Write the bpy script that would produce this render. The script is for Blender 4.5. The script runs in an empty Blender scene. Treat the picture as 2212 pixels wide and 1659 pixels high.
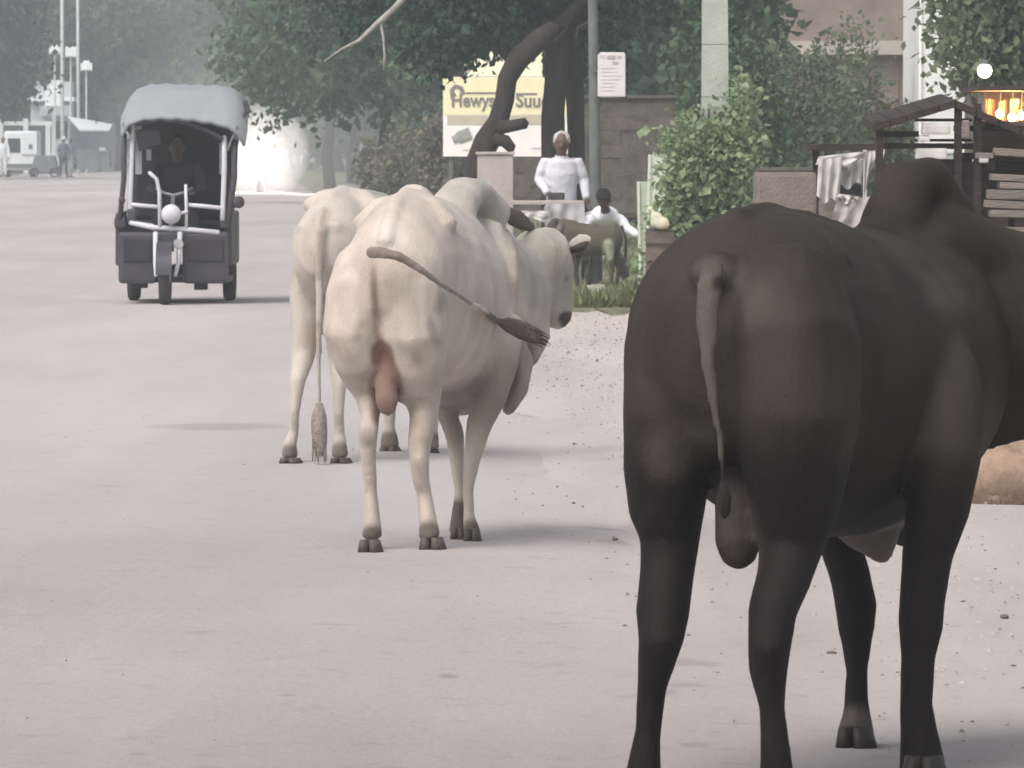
import bpy, bmesh, math, random
import numpy as np
from mathutils import Vector, Matrix, noise as mnoise
R = math.radians
random.seed(7); rng = np.random.default_rng(7)
scene = bpy.context.scene

# ------------------------------------------------------------------ camera
F, PX0, PY0, HOR, CH = 15300.0, 1106.0, 829.5, 305.0, 1.45
PITCH = math.atan((PY0 - HOR) / F)
cam_d = bpy.data.cameras.new('camera'); cam = bpy.data.objects.new('camera', cam_d)
scene.collection.objects.link(cam); scene.camera = cam
cam.location = (0, 0, CH); cam.rotation_euler = (math.pi / 2 - PITCH, 0, 0)
cam_d.sensor_width = 36; cam_d.lens = F / 2212 * 36; cam_d.clip_start = 0.5; cam_d.clip_end = 3000
cam_d.dof.use_dof = True; cam_d.dof.focus_distance = 24; cam_d.dof.aperture_fstop = 38
# ------------------------------------------------------------------ sky and sun
SUN_EL, SUN_AZ = R(52), R(215)        # overcast: a broad soft sun, behind and to the left of the viewer
w = bpy.data.worlds.new('World'); scene.world = w; w.use_nodes = True
nt = w.node_tree; nt.nodes.clear()
sky = nt.nodes.new('ShaderNodeTexSky'); sky.sky_type = 'NISHITA'; sky.sun_disc = False
sky.sun_elevation = SUN_EL; sky.sun_rotation = SUN_AZ; sky.dust_density = 6; sky.air_density = 1.0; sky.ozone_density = 1.0
hsv = nt.nodes.new('ShaderNodeHueSaturation'); hsv.inputs['Saturation'].default_value = 0.45
bg = nt.nodes.new('ShaderNodeBackground'); bg.inputs['Strength'].default_value = 0.14
out = nt.nodes.new('ShaderNodeOutputWorld')
nt.links.new(sky.outputs[0], hsv.inputs['Color']); nt.links.new(hsv.outputs[0], bg.inputs[0]); nt.links.new(bg.outputs[0], out.inputs[0])
sd = bpy.data.lights.new('sun', 'SUN'); sd.energy = 1.0; sd.angle = R(38); sd.color = (1, 0.955, 0.91)
sun = bpy.data.objects.new('sun', sd); scene.collection.objects.link(sun)
sdir = Vector((math.sin(SUN_AZ) * math.cos(SUN_EL), math.cos(SUN_AZ) * math.cos(SUN_EL), math.sin(SUN_EL)))
sun.rotation_euler = sdir.to_track_quat('Z', 'Y').to_euler()
scene.view_settings.view_transform = 'Standard'; scene.view_settings.look = 'None'
scene.view_settings.gamma = 1.0; scene.view_settings.use_curve_mapping = False
scene.view_settings.exposure = 0.40
scene.render.engine = 'CYCLES'
scene.cycles.use_denoising = True; scene.cycles.max_bounces = 6; scene.cycles.volume_bounces = 0
scene.cycles.transparent_max_bounces = 8; scene.cycles.sample_clamp_indirect = 4

# ------------------------------------------------------------------ helpers
FWD = Vector((0, math.cos(PITCH), -math.sin(PITCH))); UPV = Vector((0, math.sin(PITCH), math.cos(PITCH)))
def W(px, py, D):
    """world point seen at that spot of the 2212 x 1659 picture, D metres down the road"""
    d = FWD + Vector(((px - PX0) / F, 0, 0)) + UPV * ((PY0 - py) / F)
    return Vector((0, 0, CH)) + d * (D / d.y)
def GD(py): v = (PY0 - py) / F; return CH / (math.sin(PITCH) - v * math.cos(PITCH)) * (math.cos(PITCH) + v * math.sin(PITCH))
def G(px, py): return W(px, py, GD(py))

MATS = {}
def mat(name, col, rough=0.85, var=0.12, scale=6.0, bump=0.0, bscale=60.0, metal=0.0, spec=0.3, emit=None, estr=0, attr=None, col2=None, detail=5, obj=True, sheen=0.0, trans=0.0, stretch=None):
    if name in MATS: return MATS[name]
    m = bpy.data.materials.new(name); m.use_nodes = True; n = m.node_tree.nodes; l = m.node_tree.links
    b = n['Principled BSDF']; b.inputs['Roughness'].default_value = rough; b.inputs['Metallic'].default_value = metal
    b.inputs['Specular IOR Level'].default_value = spec
    if sheen: b.inputs['Sheen Weight'].default_value = sheen; b.inputs['Sheen Roughness'].default_value = 0.5
    tc = n.new('ShaderNodeTexCoord'); src = tc.outputs['Object']
    if stretch:
        mp = n.new('ShaderNodeMapping'); mp.inputs['Scale'].default_value = stretch; l.new(src, mp.inputs[0]); src = mp.outputs[0]
    nz = n.new('ShaderNodeTexNoise'); nz.inputs['Scale'].default_value = scale; nz.inputs['Detail'].default_value = detail; nz.inputs['Roughness'].default_value = 0.62
    l.new(src, nz.inputs['Vector'])
    mx = n.new('ShaderNodeMix'); mx.data_type = 'RGBA'
    rp = n.new('ShaderNodeValToRGB'); rp.color_ramp.elements[0].position = 0.32; rp.color_ramp.elements[1].position = 0.68
    l.new(nz.outputs[0], rp.inputs[0]); l.new(rp.outputs[0], mx.inputs['Factor'])
    if attr:
        at = n.new('ShaderNodeAttribute'); at.attribute_name = attr
        for i, k in ((6, 1 - var), (7, 1 + var)):
            mu = n.new('ShaderNodeMix'); mu.data_type = 'RGBA'; mu.blend_type = 'MULTIPLY'; mu.inputs['Factor'].default_value = 1
            l.new(at.outputs['Color'], mu.inputs[6]); mu.inputs[7].default_value = (k, k, k, 1); l.new(mu.outputs[2], mx.inputs[i])
    else:
        c2 = col2 if col2 else tuple(min(1, c * (1 + var)) for c in col); c1 = col if col2 else tuple(c * (1 - var) for c in col)
        mx.inputs[6].default_value = (*c1, 1); mx.inputs[7].default_value = (*c2, 1)
    l.new(mx.outputs[2], b.inputs['Base Color'])
    if bump:
        n2 = n.new('ShaderNodeTexNoise'); n2.inputs['Scale'].default_value = bscale; n2.inputs['Detail'].default_value = 4
        l.new(src, n2.inputs['Vector'])
        bp = n.new('ShaderNodeBump'); bp.inputs['Strength'].default_value = bump; bp.inputs['Distance'].default_value = 0.02
        l.new(n2.outputs[0], bp.inputs['Height']); l.new(bp.outputs[0], b.inputs['Normal'])
    if emit: b.inputs['Emission Color'].default_value = (*emit, 1); b.inputs['Emission Strength'].default_value = estr
    if trans:
        tr = n.new('ShaderNodeBsdfTranslucent'); ms = n.new('ShaderNodeMixShader'); ms.inputs[0].default_value = trans
        l.new(mx.outputs[2], tr.inputs[0]); l.new(b.outputs[0], ms.inputs[1]); l.new(tr.outputs[0], ms.inputs[2])
        l.new(ms.outputs[0], n['Material Output'].inputs[0])
    MATS[name] = m; return m

def tag(o, label=None, cat=None, group=None, kind=None):
    if label: o['label'] = label
    if cat: o['category'] = cat
    if group: o['group'] = group
    if kind: o['kind'] = kind
    return o
def thing(name, loc, label, cat, group=None):
    o = bpy.data.objects.new(name, None); o.empty_display_size = 0.2; scene.collection.objects.link(o); o.location = loc
    return tag(o, label, cat, group)
def link(name, me, m, parent=None, origin=None, smooth=False):
    if m and not me.materials: me.materials.append(m)
    if smooth: me.shade_smooth()
    o = bpy.data.objects.new(name, me); scene.collection.objects.link(o)
    if parent: o.parent = parent
    return o
class MB:
    """collects geometry in world coordinates; link() stores it relative to its parent"""
    def __init__(s): s.v = []; s.f = []
    def add(s, vs, fs):
        k = len(s.v); s.v += [tuple(v) for v in vs]; s.f += [tuple(i + k for i in f) for f in fs]; return s
    def box(s, c, size, rz=0, rx=0, ry=0, bev=0.0, taper=1.0):
        sx, sy, sz = [q / 2 for q in size]; M = Matrix.Rotation(rz, 3, 'Z') @ Matrix.Rotation(ry, 3, 'Y') @ Matrix.Rotation(rx, 3, 'X'); c = Vector(c)
        if bev <= 0:
            vs = [M @ Vector((x * sx * (taper if z > 0 else 1), y * sy * (taper if z > 0 else 1), z * sz)) + c for z in (-1, 1) for x, y in ((-1, -1), (1, -1), (1, 1), (-1, 1))]
            return s.add(vs, [(3, 2, 1, 0), (4, 5, 6, 7), (0, 1, 5, 4), (1, 2, 6, 5), (2, 3, 7, 6), (3, 0, 4, 7)])
        bm = bmesh.new(); bmesh.ops.create_cube(bm, size=1)
        for v in bm.verts: v.co = Vector((v.co.x * 2 * sx * (taper if v.co.z > 0 else 1), v.co.y * 2 * sy * (taper if v.co.z > 0 else 1), v.co.z * 2 * sz))
        bmesh.ops.bevel(bm, geom=bm.edges[:], offset=bev, segments=2, affect='EDGES', profile=0.6)
        bm.verts.index_update(); s.add([M @ v.co + c for v in bm.verts], [[v.index for v in f.verts] for f in bm.faces]); bm.free(); return s
    def tube(s, pts, rw, rh=None, up=(0, 0, 1), n=12, power=2.0, cap=True, flat=False):
        pts = [Vector(p) for p in pts]; N = len(pts); up = Vector(up)
        rw = [rw] * N if isinstance(rw, (int, float)) else list(rw); rh = rw if rh is None else ([rh] * N if isinstance(rh, (int, float)) else list(rh))
        vs = []; fs = []; whole = pts[-1] - pts[0]
        if abs(up.z) > .9 and abs(whole.z) > .7 * whole.length: up = Vector((0, 1, 0))
        for i, p in enumerate(pts):
            t = (pts[min(i + 1, N - 1)] - pts[max(i - 1, 0)]).normalized(); sd_ = t.cross(up)
            if sd_.length < 1e-3: sd_ = t.cross(Vector((0.3, 1, 0.1)))
            sd_.normalize(); u = sd_.cross(t)
            for k in range(n):
                a = 2 * math.pi * k / n; c, q = math.cos(a), math.sin(a); e = 2.0 / power
                vs.append(p + sd_ * rw[i] * math.copysign(abs(c) ** e, c) + u * rh[i] * math.copysign(abs(q) ** e, q))
        for i in range(N - 1):
            for k in range(n):
                k2 = (k + 1) % n; fs.append((i * n + k, i * n + k2, (i + 1) * n + k2, (i + 1) * n + k))
        if cap:
            t0 = (pts[0] - pts[1]).normalized(); t1 = (pts[-1] - pts[-2]).normalized()
            b = len(vs); vs.append(pts[0] + t0 * (0 if flat else 0.6 * min(rw[0], rh[0]))); vs.append(pts[-1] + t1 * (0 if flat else 0.6 * min(rw[-1], rh[-1])))
            for k in range(n):
                k2 = (k + 1) % n; fs.append((b, k2, k)); fs.append((b + 1, (N - 1) * n + k, (N - 1) * n + k2))
        return s.add(vs, fs)
    def ball(s, c, r, rz=0, rx=0, seg=14, rings=9):
        r = (r, r, r) if isinstance(r, (int, float)) else r; M = Matrix.Rotation(rz, 3, 'Z') @ Matrix.Rotation(rx, 3, 'X'); c = Vector(c)
        vs = [M @ Vector((0, 0, r[2])) + c]; fs = []
        for i in range(1, rings):
            a = math.pi * i / rings
            for k in range(seg):
                b = 2 * math.pi * k / seg; vs.append(M @ Vector((r[0] * math.sin(a) * math.cos(b), r[1] * math.sin(a) * math.sin(b), r[2] * math.cos(a))) + c)
        vs.append(M @ Vector((0, 0, -r[2])) + c); L = len(vs) - 1
        for k in range(seg):
            k2 = (k + 1) % seg; fs.append((0, 1 + k, 1 + k2)); fs.append((L, L - seg + k2, L - seg + k))
            for i in range(rings - 2): a = 1 + i * seg; fs.append((a + k, a + seg + k, a + seg + k2, a + k2))
        return s.add(vs, fs)
    def disc(s, c, r, thick, axis=(0, 1, 0), n=20):
        c = Vector(c); a = Vector(axis).normalized(); return s.tube([c - a * thick / 2, c + a * thick / 2], r, n=n, flat=True)
    def ring(s, c, r, tube_r, axis=(1, 0, 0), n=22, m=8, wide=1.0):
        c = Vector(c); a = Vector(axis).normalized(); u = a.orthogonal().normalized(); v = a.cross(u); vs = []; fs = []
        for i in range(n):
            t = 2 * math.pi * i / n; d = u * math.cos(t) + v * math.sin(t)
            for k in range(m):
                q = 2 * math.pi * k / m; vs.append(c + d * (r + tube_r * math.cos(q)) + a * tube_r * wide * math.sin(q))
        for i in range(n):
            for k in range(m): fs.append((i * m + k, ((i + 1) % n) * m + k, ((i + 1) % n) * m + (k + 1) % m, i * m + (k + 1) % m))
        return s.add(vs, fs)
    def build(s, name, m, parent=None, smooth=False, base=None):
        off = Vector((0, 0, 0)); p = parent
        while p: off += Vector(p.location); p = p.parent
        if base is not None: off = Vector(base)
        me = bpy.data.meshes.new(name); me.from_pydata([tuple(Vector(v) - off) for v in s.v], [], s.f); me.update()
        o = link(name, me, m, parent, smooth=smooth)
        if base is not None and not parent: o.location = base
        return o
def remesh(mb, voxel, smooth_it=6, factor=0.5):
    me = bpy.data.meshes.new('tmp'); me.from_pydata(mb.v, [], mb.f)
    o = bpy.data.objects.new('tmp', me); scene.collection.objects.link(o)
    r = o.modifiers.new('r', 'REMESH'); r.mode = 'VOXEL'; r.voxel_size = voxel; r.adaptivity = 0
    s_ = o.modifiers.new('s', 'SMOOTH'); s_.iterations = smooth_it; s_.factor = factor
    dg = bpy.context.evaluated_depsgraph_get(); ev = o.evaluated_get(dg); m2 = bpy.data.meshes.new_from_object(ev)
    n = len(m2.vertices); co = np.empty(n * 3); m2.vertices.foreach_get('co', co)
    fs = [tuple(p.vertices) for p in m2.polygons]
    bpy.data.objects.remove(o); bpy.data.meshes.remove(me); bpy.data.meshes.remove(m2)
    return co.reshape(-1, 3), fs
def seg_dist(P, pts):
    d = np.full(len(P), 1e9)
    pts = [np.array(p, float) for p in pts]
    if len(pts) == 1: return np.linalg.norm(P - pts[0], axis=1)
    for a, b in zip(pts[:-1], pts[1:]):
        ab = b - a; t = np.clip(((P - a) @ ab) / max(ab @ ab, 1e-12), 0, 1)
        d = np.minimum(d, np.linalg.norm(P - (a + t[:, None] * ab), axis=1))
    return d
def organic(name, mb, voxel, m, parent, base_col, paints=(), smooth_it=6, extra=None, jitter=0.0, ydepth=1.0):
    co, fs = remesh(mb, voxel, smooth_it)
    if jitter:
        for i in range(len(co)):
            v = Vector(co[i]); q = mnoise.noise(v * 9) * jitter + mnoise.noise(v * 23) * jitter * 0.35; co[i][2] += q; co[i][0] += q * 0.7
    if extra:
        k = len(co); co = np.vstack([co, np.array(extra.v)]); fs = fs + [tuple(i + k for i in f) for f in extra.f]
    col = np.tile(np.array(base_col, float), (len(co), 1))
    for pts, rad, soft, c in paints:
        sc3 = np.array((1, ydepth, 1)); d = seg_dist(co * sc3, [np.array(p, float) * sc3 for p in pts]); wgt = np.clip((rad + soft - d) / max(soft, 1e-6), 0, 1)[:, None]; wgt = wgt * wgt * (3 - 2 * wgt)
        col = col * (1 - wgt) + np.array(c) * wgt
    off = Vector((0, 0, 0)); p = parent
    while p: off += Vector(p.location); p = p.parent
    me = bpy.data.meshes.new(name); me.from_pydata([tuple(v) for v in (co - np.array(off))], [], fs)
    ca = me.color_attributes.new('coat', 'FLOAT_COLOR', 'POINT')
    ca.data.foreach_set('color', np.hstack([col, np.ones((len(col), 1))]).astype(np.float32).ravel())
    me.update(); return link(name, me, m, parent, smooth=True)
def copy_thing(root, loc, label=None, scale=None, rz=None):
    r = root.copy(); scene.collection.objects.link(r); r.location = loc
    if label: r['label'] = label
    if scale: r.scale = scale
    if rz is not None: r.rotation_euler.z = rz
    for ch in list(root.children):
        c = ch.copy(); scene.collection.objects.link(c); c.parent = r
        for g in ch.children:
            d = g.copy(); scene.collection.objects.link(d); d.parent = c
    return r

# ------------------------------------------------------------------ setting: ground, road, verge
def noise_sheet(name, xs, ys, z, m, amp=0.0, fade=None):
    vs = [(x, y, z + (amp * mnoise.noise(Vector((x * .8, y * .35, 3))) * (1 if fade is None else fade(x, y)) if amp else 0)) for y in ys for x in xs]
    nx = len(xs); fs = [(j * nx + i, j * nx + i + 1, (j + 1) * nx + i + 1, (j + 1) * nx + i) for j in range(len(ys) - 1) for i in range(nx - 1)]
    me = bpy.data.meshes.new(name); me.from_pydata(vs, [], fs); o = link(name, me, m, smooth=True); tag(o, kind='structure'); return o

def ground_mat(name, c1, c2, c3, big, fine, spots=(), near_shade=False):
    m = bpy.data.materials.new(name); m.use_nodes = True; n = m.node_tree.nodes; l = m.node_tree.links; b = n['Principled BSDF']
    b.inputs['Roughness'].default_value = 0.95; b.inputs['Specular IOR Level'].default_value = 0.15
    tc = n.new('ShaderNodeTexCoord')
    def nz(scale, det=6, vec=None, rough=.6):
        q = n.new('ShaderNodeTexNoise'); q.inputs['Scale'].default_value = scale; q.inputs['Detail'].default_value = det; q.inputs['Roughness'].default_value = rough
        l.new(vec or tc.outputs['Object'], q.inputs['Vector']); return q
    def ramp(src, a, c, ca, cb):
        r = n.new('ShaderNodeValToRGB'); r.color_ramp.elements[0].position = a; r.color_ramp.elements[1].position = c
        r.color_ramp.elements[0].color = (*ca, 1); r.color_ramp.elements[1].color = (*cb, 1); l.new(src, r.inputs[0]); return r
    def mix(f, a, c, mode='MIX', fac=None):
        q = n.new('ShaderNodeMix'); q.data_type = 'RGBA'; q.blend_type = mode
        if f is None: q.inputs['Factor'].default_value = fac
        else: l.new(f, q.inputs['Factor'])
        for i, s in ((6, a), (7, c)):
            if isinstance(s, tuple): q.inputs[i].default_value = (*s, 1)
            else: l.new(s, q.inputs[i])
        return q.outputs[2]
    mp = n.new('ShaderNodeMapping'); mp.inputs['Scale'].default_value = (1.0, 0.12, 1); l.new(tc.outputs['Object'], mp.inputs[0])
    a = ramp(nz(big, 6, mp.outputs[0]).outputs[0], .35, .65, c1, c2).outputs[0]
    s = ramp(nz(fine, 8, None, .7).outputs[0], .56, .74, (0, 0, 0), (1, 1, 1)).outputs[0]
    sm = n.new('ShaderNodeMath'); sm.operation = 'MULTIPLY'; sm.inputs[1].default_value = .7; l.new(s, sm.inputs[0])
    a = mix(sm.outputs[0], a, c3)
    g = ramp(nz(140, 3).outputs[0], .3, .7, (.84, .84, .84), (1.12, 1.12, 1.12)).outputs[0]
    a = mix(None, a, g, 'MULTIPLY', 1.0)
    if near_shade:  # foreground shade painted in: ground colour multiplied darker towards the camera
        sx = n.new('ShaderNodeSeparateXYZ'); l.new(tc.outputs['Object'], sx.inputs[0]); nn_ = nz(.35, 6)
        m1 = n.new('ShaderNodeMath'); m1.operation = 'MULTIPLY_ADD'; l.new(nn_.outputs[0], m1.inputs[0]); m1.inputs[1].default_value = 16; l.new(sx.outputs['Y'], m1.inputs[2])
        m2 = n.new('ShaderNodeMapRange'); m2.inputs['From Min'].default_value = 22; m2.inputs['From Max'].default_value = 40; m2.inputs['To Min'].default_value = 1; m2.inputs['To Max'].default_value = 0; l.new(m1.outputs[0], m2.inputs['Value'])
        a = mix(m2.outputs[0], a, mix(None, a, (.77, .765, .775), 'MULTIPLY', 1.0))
    # crumbs and specks
    vo = n.new('ShaderNodeTexVoronoi'); vo.inputs['Scale'].default_value = 5.5; l.new(tc.outputs['Object'], vo.inputs['Vector'])
    k = ramp(vo.outputs['Distance'], .035, .06, (1, 1, 1), (0, 0, 0)).outputs[0]
    k2 = ramp(nz(1.1, 2).outputs[0], .52, .6, (0, 0, 0), (.6, .6, .6)).outputs[0]
    k = mix(None, k, k2, 'MULTIPLY', 1.0)
    a = mix(k, a, tuple(x * .45 for x in c1))
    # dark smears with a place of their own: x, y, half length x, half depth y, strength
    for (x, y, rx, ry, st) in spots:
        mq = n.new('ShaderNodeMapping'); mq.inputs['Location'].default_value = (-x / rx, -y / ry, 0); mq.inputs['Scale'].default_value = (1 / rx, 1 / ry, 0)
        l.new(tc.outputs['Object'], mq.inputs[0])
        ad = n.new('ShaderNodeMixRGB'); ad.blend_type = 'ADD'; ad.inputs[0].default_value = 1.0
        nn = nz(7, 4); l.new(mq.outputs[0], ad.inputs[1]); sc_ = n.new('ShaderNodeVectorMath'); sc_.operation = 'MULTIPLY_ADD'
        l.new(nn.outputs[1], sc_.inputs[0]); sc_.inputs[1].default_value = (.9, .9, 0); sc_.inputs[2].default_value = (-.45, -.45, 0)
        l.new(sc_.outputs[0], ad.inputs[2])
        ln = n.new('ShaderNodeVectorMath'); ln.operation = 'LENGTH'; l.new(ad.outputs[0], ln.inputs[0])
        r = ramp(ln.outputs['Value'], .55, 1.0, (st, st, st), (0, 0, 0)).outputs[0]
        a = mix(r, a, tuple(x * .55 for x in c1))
    l.new(a, b.inputs['Base Color'])
    bp = n.new('ShaderNodeBump'); bp.inputs['Strength'].default_value = .35; bp.inputs['Distance'].default_value = .03
    l.new(nz(22, 8, None, .7).outputs[0], bp.inputs['Height']); l.new(bp.outputs[0], b.inputs['Normal'])
    return m
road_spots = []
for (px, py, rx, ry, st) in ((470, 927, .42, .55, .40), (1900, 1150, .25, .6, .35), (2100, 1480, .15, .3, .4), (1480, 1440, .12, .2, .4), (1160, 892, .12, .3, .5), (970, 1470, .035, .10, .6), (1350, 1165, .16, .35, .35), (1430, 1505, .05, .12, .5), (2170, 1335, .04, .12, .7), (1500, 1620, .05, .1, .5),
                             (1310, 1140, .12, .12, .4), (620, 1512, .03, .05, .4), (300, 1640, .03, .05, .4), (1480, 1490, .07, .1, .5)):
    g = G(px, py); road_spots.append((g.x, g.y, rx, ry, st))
m_earth = ground_mat('packed_earth', (.30, .262, .235), (.40, .355, .32), (.20, .18, .155), .5, 9)
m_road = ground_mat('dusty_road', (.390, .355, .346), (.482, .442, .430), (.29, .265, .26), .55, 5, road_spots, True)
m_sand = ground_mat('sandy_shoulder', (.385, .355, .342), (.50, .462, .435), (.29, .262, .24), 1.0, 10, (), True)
m_verge = ground_mat('weedy_verge', (.13, .135, .085), (.22, .21, .14), (.085, .10, .05), 1.5, 8)
def spread(a, b, n, p=1.0): return [a + (b - a) * (i / n) ** p for i in range(n + 1)]
noise_sheet('ground', spread(-170, 170, 68), spread(-20, 700, 90), -0.03, m_earth, 0.02, lambda x, y: 1)
def strip(name, edges, z, m, nx=10, front=0.0):
    """edges: (y, x left, x right) rows of a ribbon lying on the ground"""
    rows = []
    for (y0, a0, b0), (y1, a1, b1) in zip(edges[:-1], edges[1:]):
        k = max(1, int((y1 - y0) / (.5 if y1 < 70 else 4)))
        for i in range(k):
            t = i / k; y = y0 + (y1 - y0) * t
            wob = .18 * mnoise.noise(Vector((0, y * .5, z * 99))) + .1 * mnoise.noise(Vector((5, y * 2, z * 50))); wob2 = .40 * mnoise.noise(Vector((9, y * .45, z * 70))) + .16 * mnoise.noise(Vector((2, y * 1.6, z)))
            rows.append((y, a0 + (a1 - a0) * t + wob, b0 + (b1 - b0) * t + wob2))
    rows.append(edges[-1])
    y00 = edges[0][0]
    vs = [(a + (b - a) * i / nx, y + (front * (mnoise.noise(Vector((i * .55, 1, 2))) + .5 * mnoise.noise(Vector((i * 1.7, 4, 2)))) * max(0, 1 - (y - y00) / 8) if front else 0), (z + .003 * mnoise.noise(Vector((i, y, 0)))) if (0 < i < nx and (not front or y > y00)) else -.045) for y, a, b in rows for i in range(nx + 1)]
    fs = [(j * (nx + 1) + i, j * (nx + 1) + i + 1, (j + 1) * (nx + 1) + i + 1, (j + 1) * (nx + 1) + i) for j in range(len(rows) - 1) for i in range(nx)]
    me = bpy.data.meshes.new(name); me.from_pydata(vs, [], fs); o = link(name, me, m, smooth=True); tag(o, kind='structure')
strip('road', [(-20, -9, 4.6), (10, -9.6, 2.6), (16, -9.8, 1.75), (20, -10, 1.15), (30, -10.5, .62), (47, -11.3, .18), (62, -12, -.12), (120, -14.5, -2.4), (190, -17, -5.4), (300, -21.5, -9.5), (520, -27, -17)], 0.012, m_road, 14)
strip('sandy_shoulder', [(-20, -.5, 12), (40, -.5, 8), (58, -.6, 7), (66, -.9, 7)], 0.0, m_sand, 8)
strip('weedy_verge', [(59.5, .30, 9), (62, .02, 10), (90, -.9, 13), (120, -1.9, 14), (190, -5.2, 12), (320, -10.5, 8), (520, -17, 0)], 0.018, m_verge, 90, front=2.2)
strip('far_verge', [(150, -40, -17), (277, -42, -20.2), (300, -42, -21), (520, -48, -27.2)], 0.03, m_verge, 10)

# the air: thin dusty haze round everything
hz = MB().box((0, 340, 6.4), (380, 800, 15.2)).build('haze', None); hz['kind'] = 'stuff'
hm = bpy.data.materials.new('haze_air'); hm.use_nodes = True; hn = hm.node_tree.nodes; hn.remove(hn['Principled BSDF'])
pv = hn.new('ShaderNodeVolumePrincipled'); pv.inputs['Color'].default_value = (.86, .92, .95, 1); pv.inputs['Density'].default_value = 0.0014; pv.inputs['Anisotropy'].default_value = 0.0
hm.node_tree.links.new(pv.outputs[0], hn['Material Output'].inputs['Volume']); hz.data.materials.append(hm)
hm.cycles.homogeneous_volume = True if hasattr(hm.cycles, 'homogeneous_volume') else True

# ------------------------------------------------------------------ trees and foliage
def leaf_mat(name, c1, c2):
    m = mat(name, c1, rough=.6, scale=.9, col2=c2, detail=3, spec=.25, trans=.28); return m
m_leaf_dark = leaf_mat('leaves_dark', (.012, .038, .028), (.046, .100, .066))
m_leaf_grey = leaf_mat('leaves_grey', (.075, .105, .055), (.19, .23, .135))
m_leaf_mid = leaf_mat('leaves_mid', (.032, .078, .040), (.115, .19, .095))
m_leaf_pale = leaf_mat('leaves_pale', (.10, .135, .07), (.24, .29, .16))
m_leaf_dry = leaf_mat('leaves_dry', (.14, .135, .09), (.28, .26, .18))
m_bark = mat('bark', (.038, .032, .029), rough=.95, var=.35, scale=9, bump=.9, bscale=28, stretch=(1, 1, .3))
m_bark_pale = mat('bark_pale', (.34, .33, .30), rough=.95, var=.2, scale=9, bump=.6, bscale=30)
def leaves(blobs, n, size, seed=0, droop=0.35, clump=7, floor=None):
    """leaf cards in sprays; blobs = (centre, radii)"""
    g = np.random.default_rng(seed); vol = np.array([b[1][0] * b[1][1] * b[1][2] for b in blobs]) ** .7; vol /= vol.sum()
    V = []; Fc = []; k = 0; nc = n // clump
    for bi, b in enumerate(blobs):
        cnt = int(nc * vol[bi]) + 1
        d = g.normal(size=(cnt, 3)); d /= np.linalg.norm(d, axis=1)[:, None]
        rr = g.uniform(.35, 1.06, cnt) ** .55
        # uneven outline
        lump = np.array([1 + .28 * mnoise.noise(Vector((q[0] * 2.1 + bi, q[1] * 2.1, q[2] * 2.1 + seed))) for q in d])
        P = np.array(b[0]) + d * np.array(b[1]) * (rr * lump)[:, None]
        for p, dd in zip(P, d):
            if floor is not None and p[2] < floor: continue
            cs = size * g.uniform(1.0, 2.2)
            for j in range(clump):
                q = p + g.normal(size=3) * cs * .8
                a = g.normal(size=3) + dd * .5; a[2] -= droop; a /= np.linalg.norm(a)
                s_ = np.cross(a, g.normal(size=3)); s_ /= np.linalg.norm(s_) + 1e-9
                L = size * g.uniform(.35, 1.25) * (1.5 if g.random() < .18 else 1); Wd = L * g.uniform(.28, .5)
                nn = np.cross(a, s_) * L * .12
                V += [tuple(q), tuple(q + a * L * .5 + s_ * Wd + nn), tuple(q + a * L), tuple(q + a * L * .5 - s_ * Wd + nn)]
                Fc.append((k, k + 1, k + 2, k + 3)); k += 4
    return V, Fc
def mesh_leaves(name, blobs, n, size, m, parent, seed, **kw):
    V, Fc = leaves(blobs, n, size, seed, **kw); me = bpy.data.meshes.new(name); me.from_pydata(V, [], Fc); return link(name, me, m, parent)
def limbs(mb, base, tips, r0, seed=0):
    """trunk from base with limbs to each tip (relative)"""
    g = random.Random(seed)
    for i, t in enumerate(tips):
        a = Vector(base); b = Vector(t); pts = []; rs = []
        for j in range(7):
            q = j / 6; p = a.lerp(b, q); p.z = a.z + (b.z - a.z) * q ** (.75 if i else 1)
            p += Vector((g.uniform(-.1, .1), g.uniform(-.1, .1), 0)) * (1 if 0 < j < 6 else 0) * (b - a).length * .25
            pts.append(p); rs.append(r0 * (1 - .8 * q) * (1 if i == 0 else .62))
        mb.tube(pts, rs, n=9)
def tree(px, D, label, h=9.0, cr=(3.2, 3.2, 3.0), cz=6.0, r0=.2, n=7000, size=.26, m=None, seed=1, group=None, nb=9, bottom=None, cat='tree', x=None):
    loc = Vector(((px - PX0) / F * D if x is None else x, D, 0.0))
    t = thing('tree', loc, label, cat, group); g = random.Random(seed)
    mb = MB(); tips = [(g.uniform(-.3, .3), g.uniform(-.3, .3), cz + .3)]
    blobs = [((0, 0, cz), (cr[0] * .62, cr[1] * .62, cr[2] * .7))]
    for i in range(nb):
        a = 2 * math.pi * i / nb + g.uniform(-.3, .3); q = g.uniform(.55, .85); z = cz + g.uniform(-.75, .7) * cr[2]
        c = (math.cos(a) * cr[0] * q, math.sin(a) * cr[1] * q, z); blobs.append((c, [cr[j] * g.uniform(.28, .45) for j in range(3)]))
        if i % 2 == 0: tips.append((c[0], c[1], c[2]))
    mb2 = MB(); limbs(mb2, (0, 0, -.1), tips[:1], r0, seed); limbs(mb2, (0, 0, h * .22), tips[1:], r0, seed + 1)
    me = bpy.data.meshes.new('trunk'); me.from_pydata(mb2.v, [], mb2.f); link('trunk', me, m_bark, t, smooth=True)
    mesh_leaves('crown', blobs, n, size, m, t, seed, floor=bottom); return t

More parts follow.
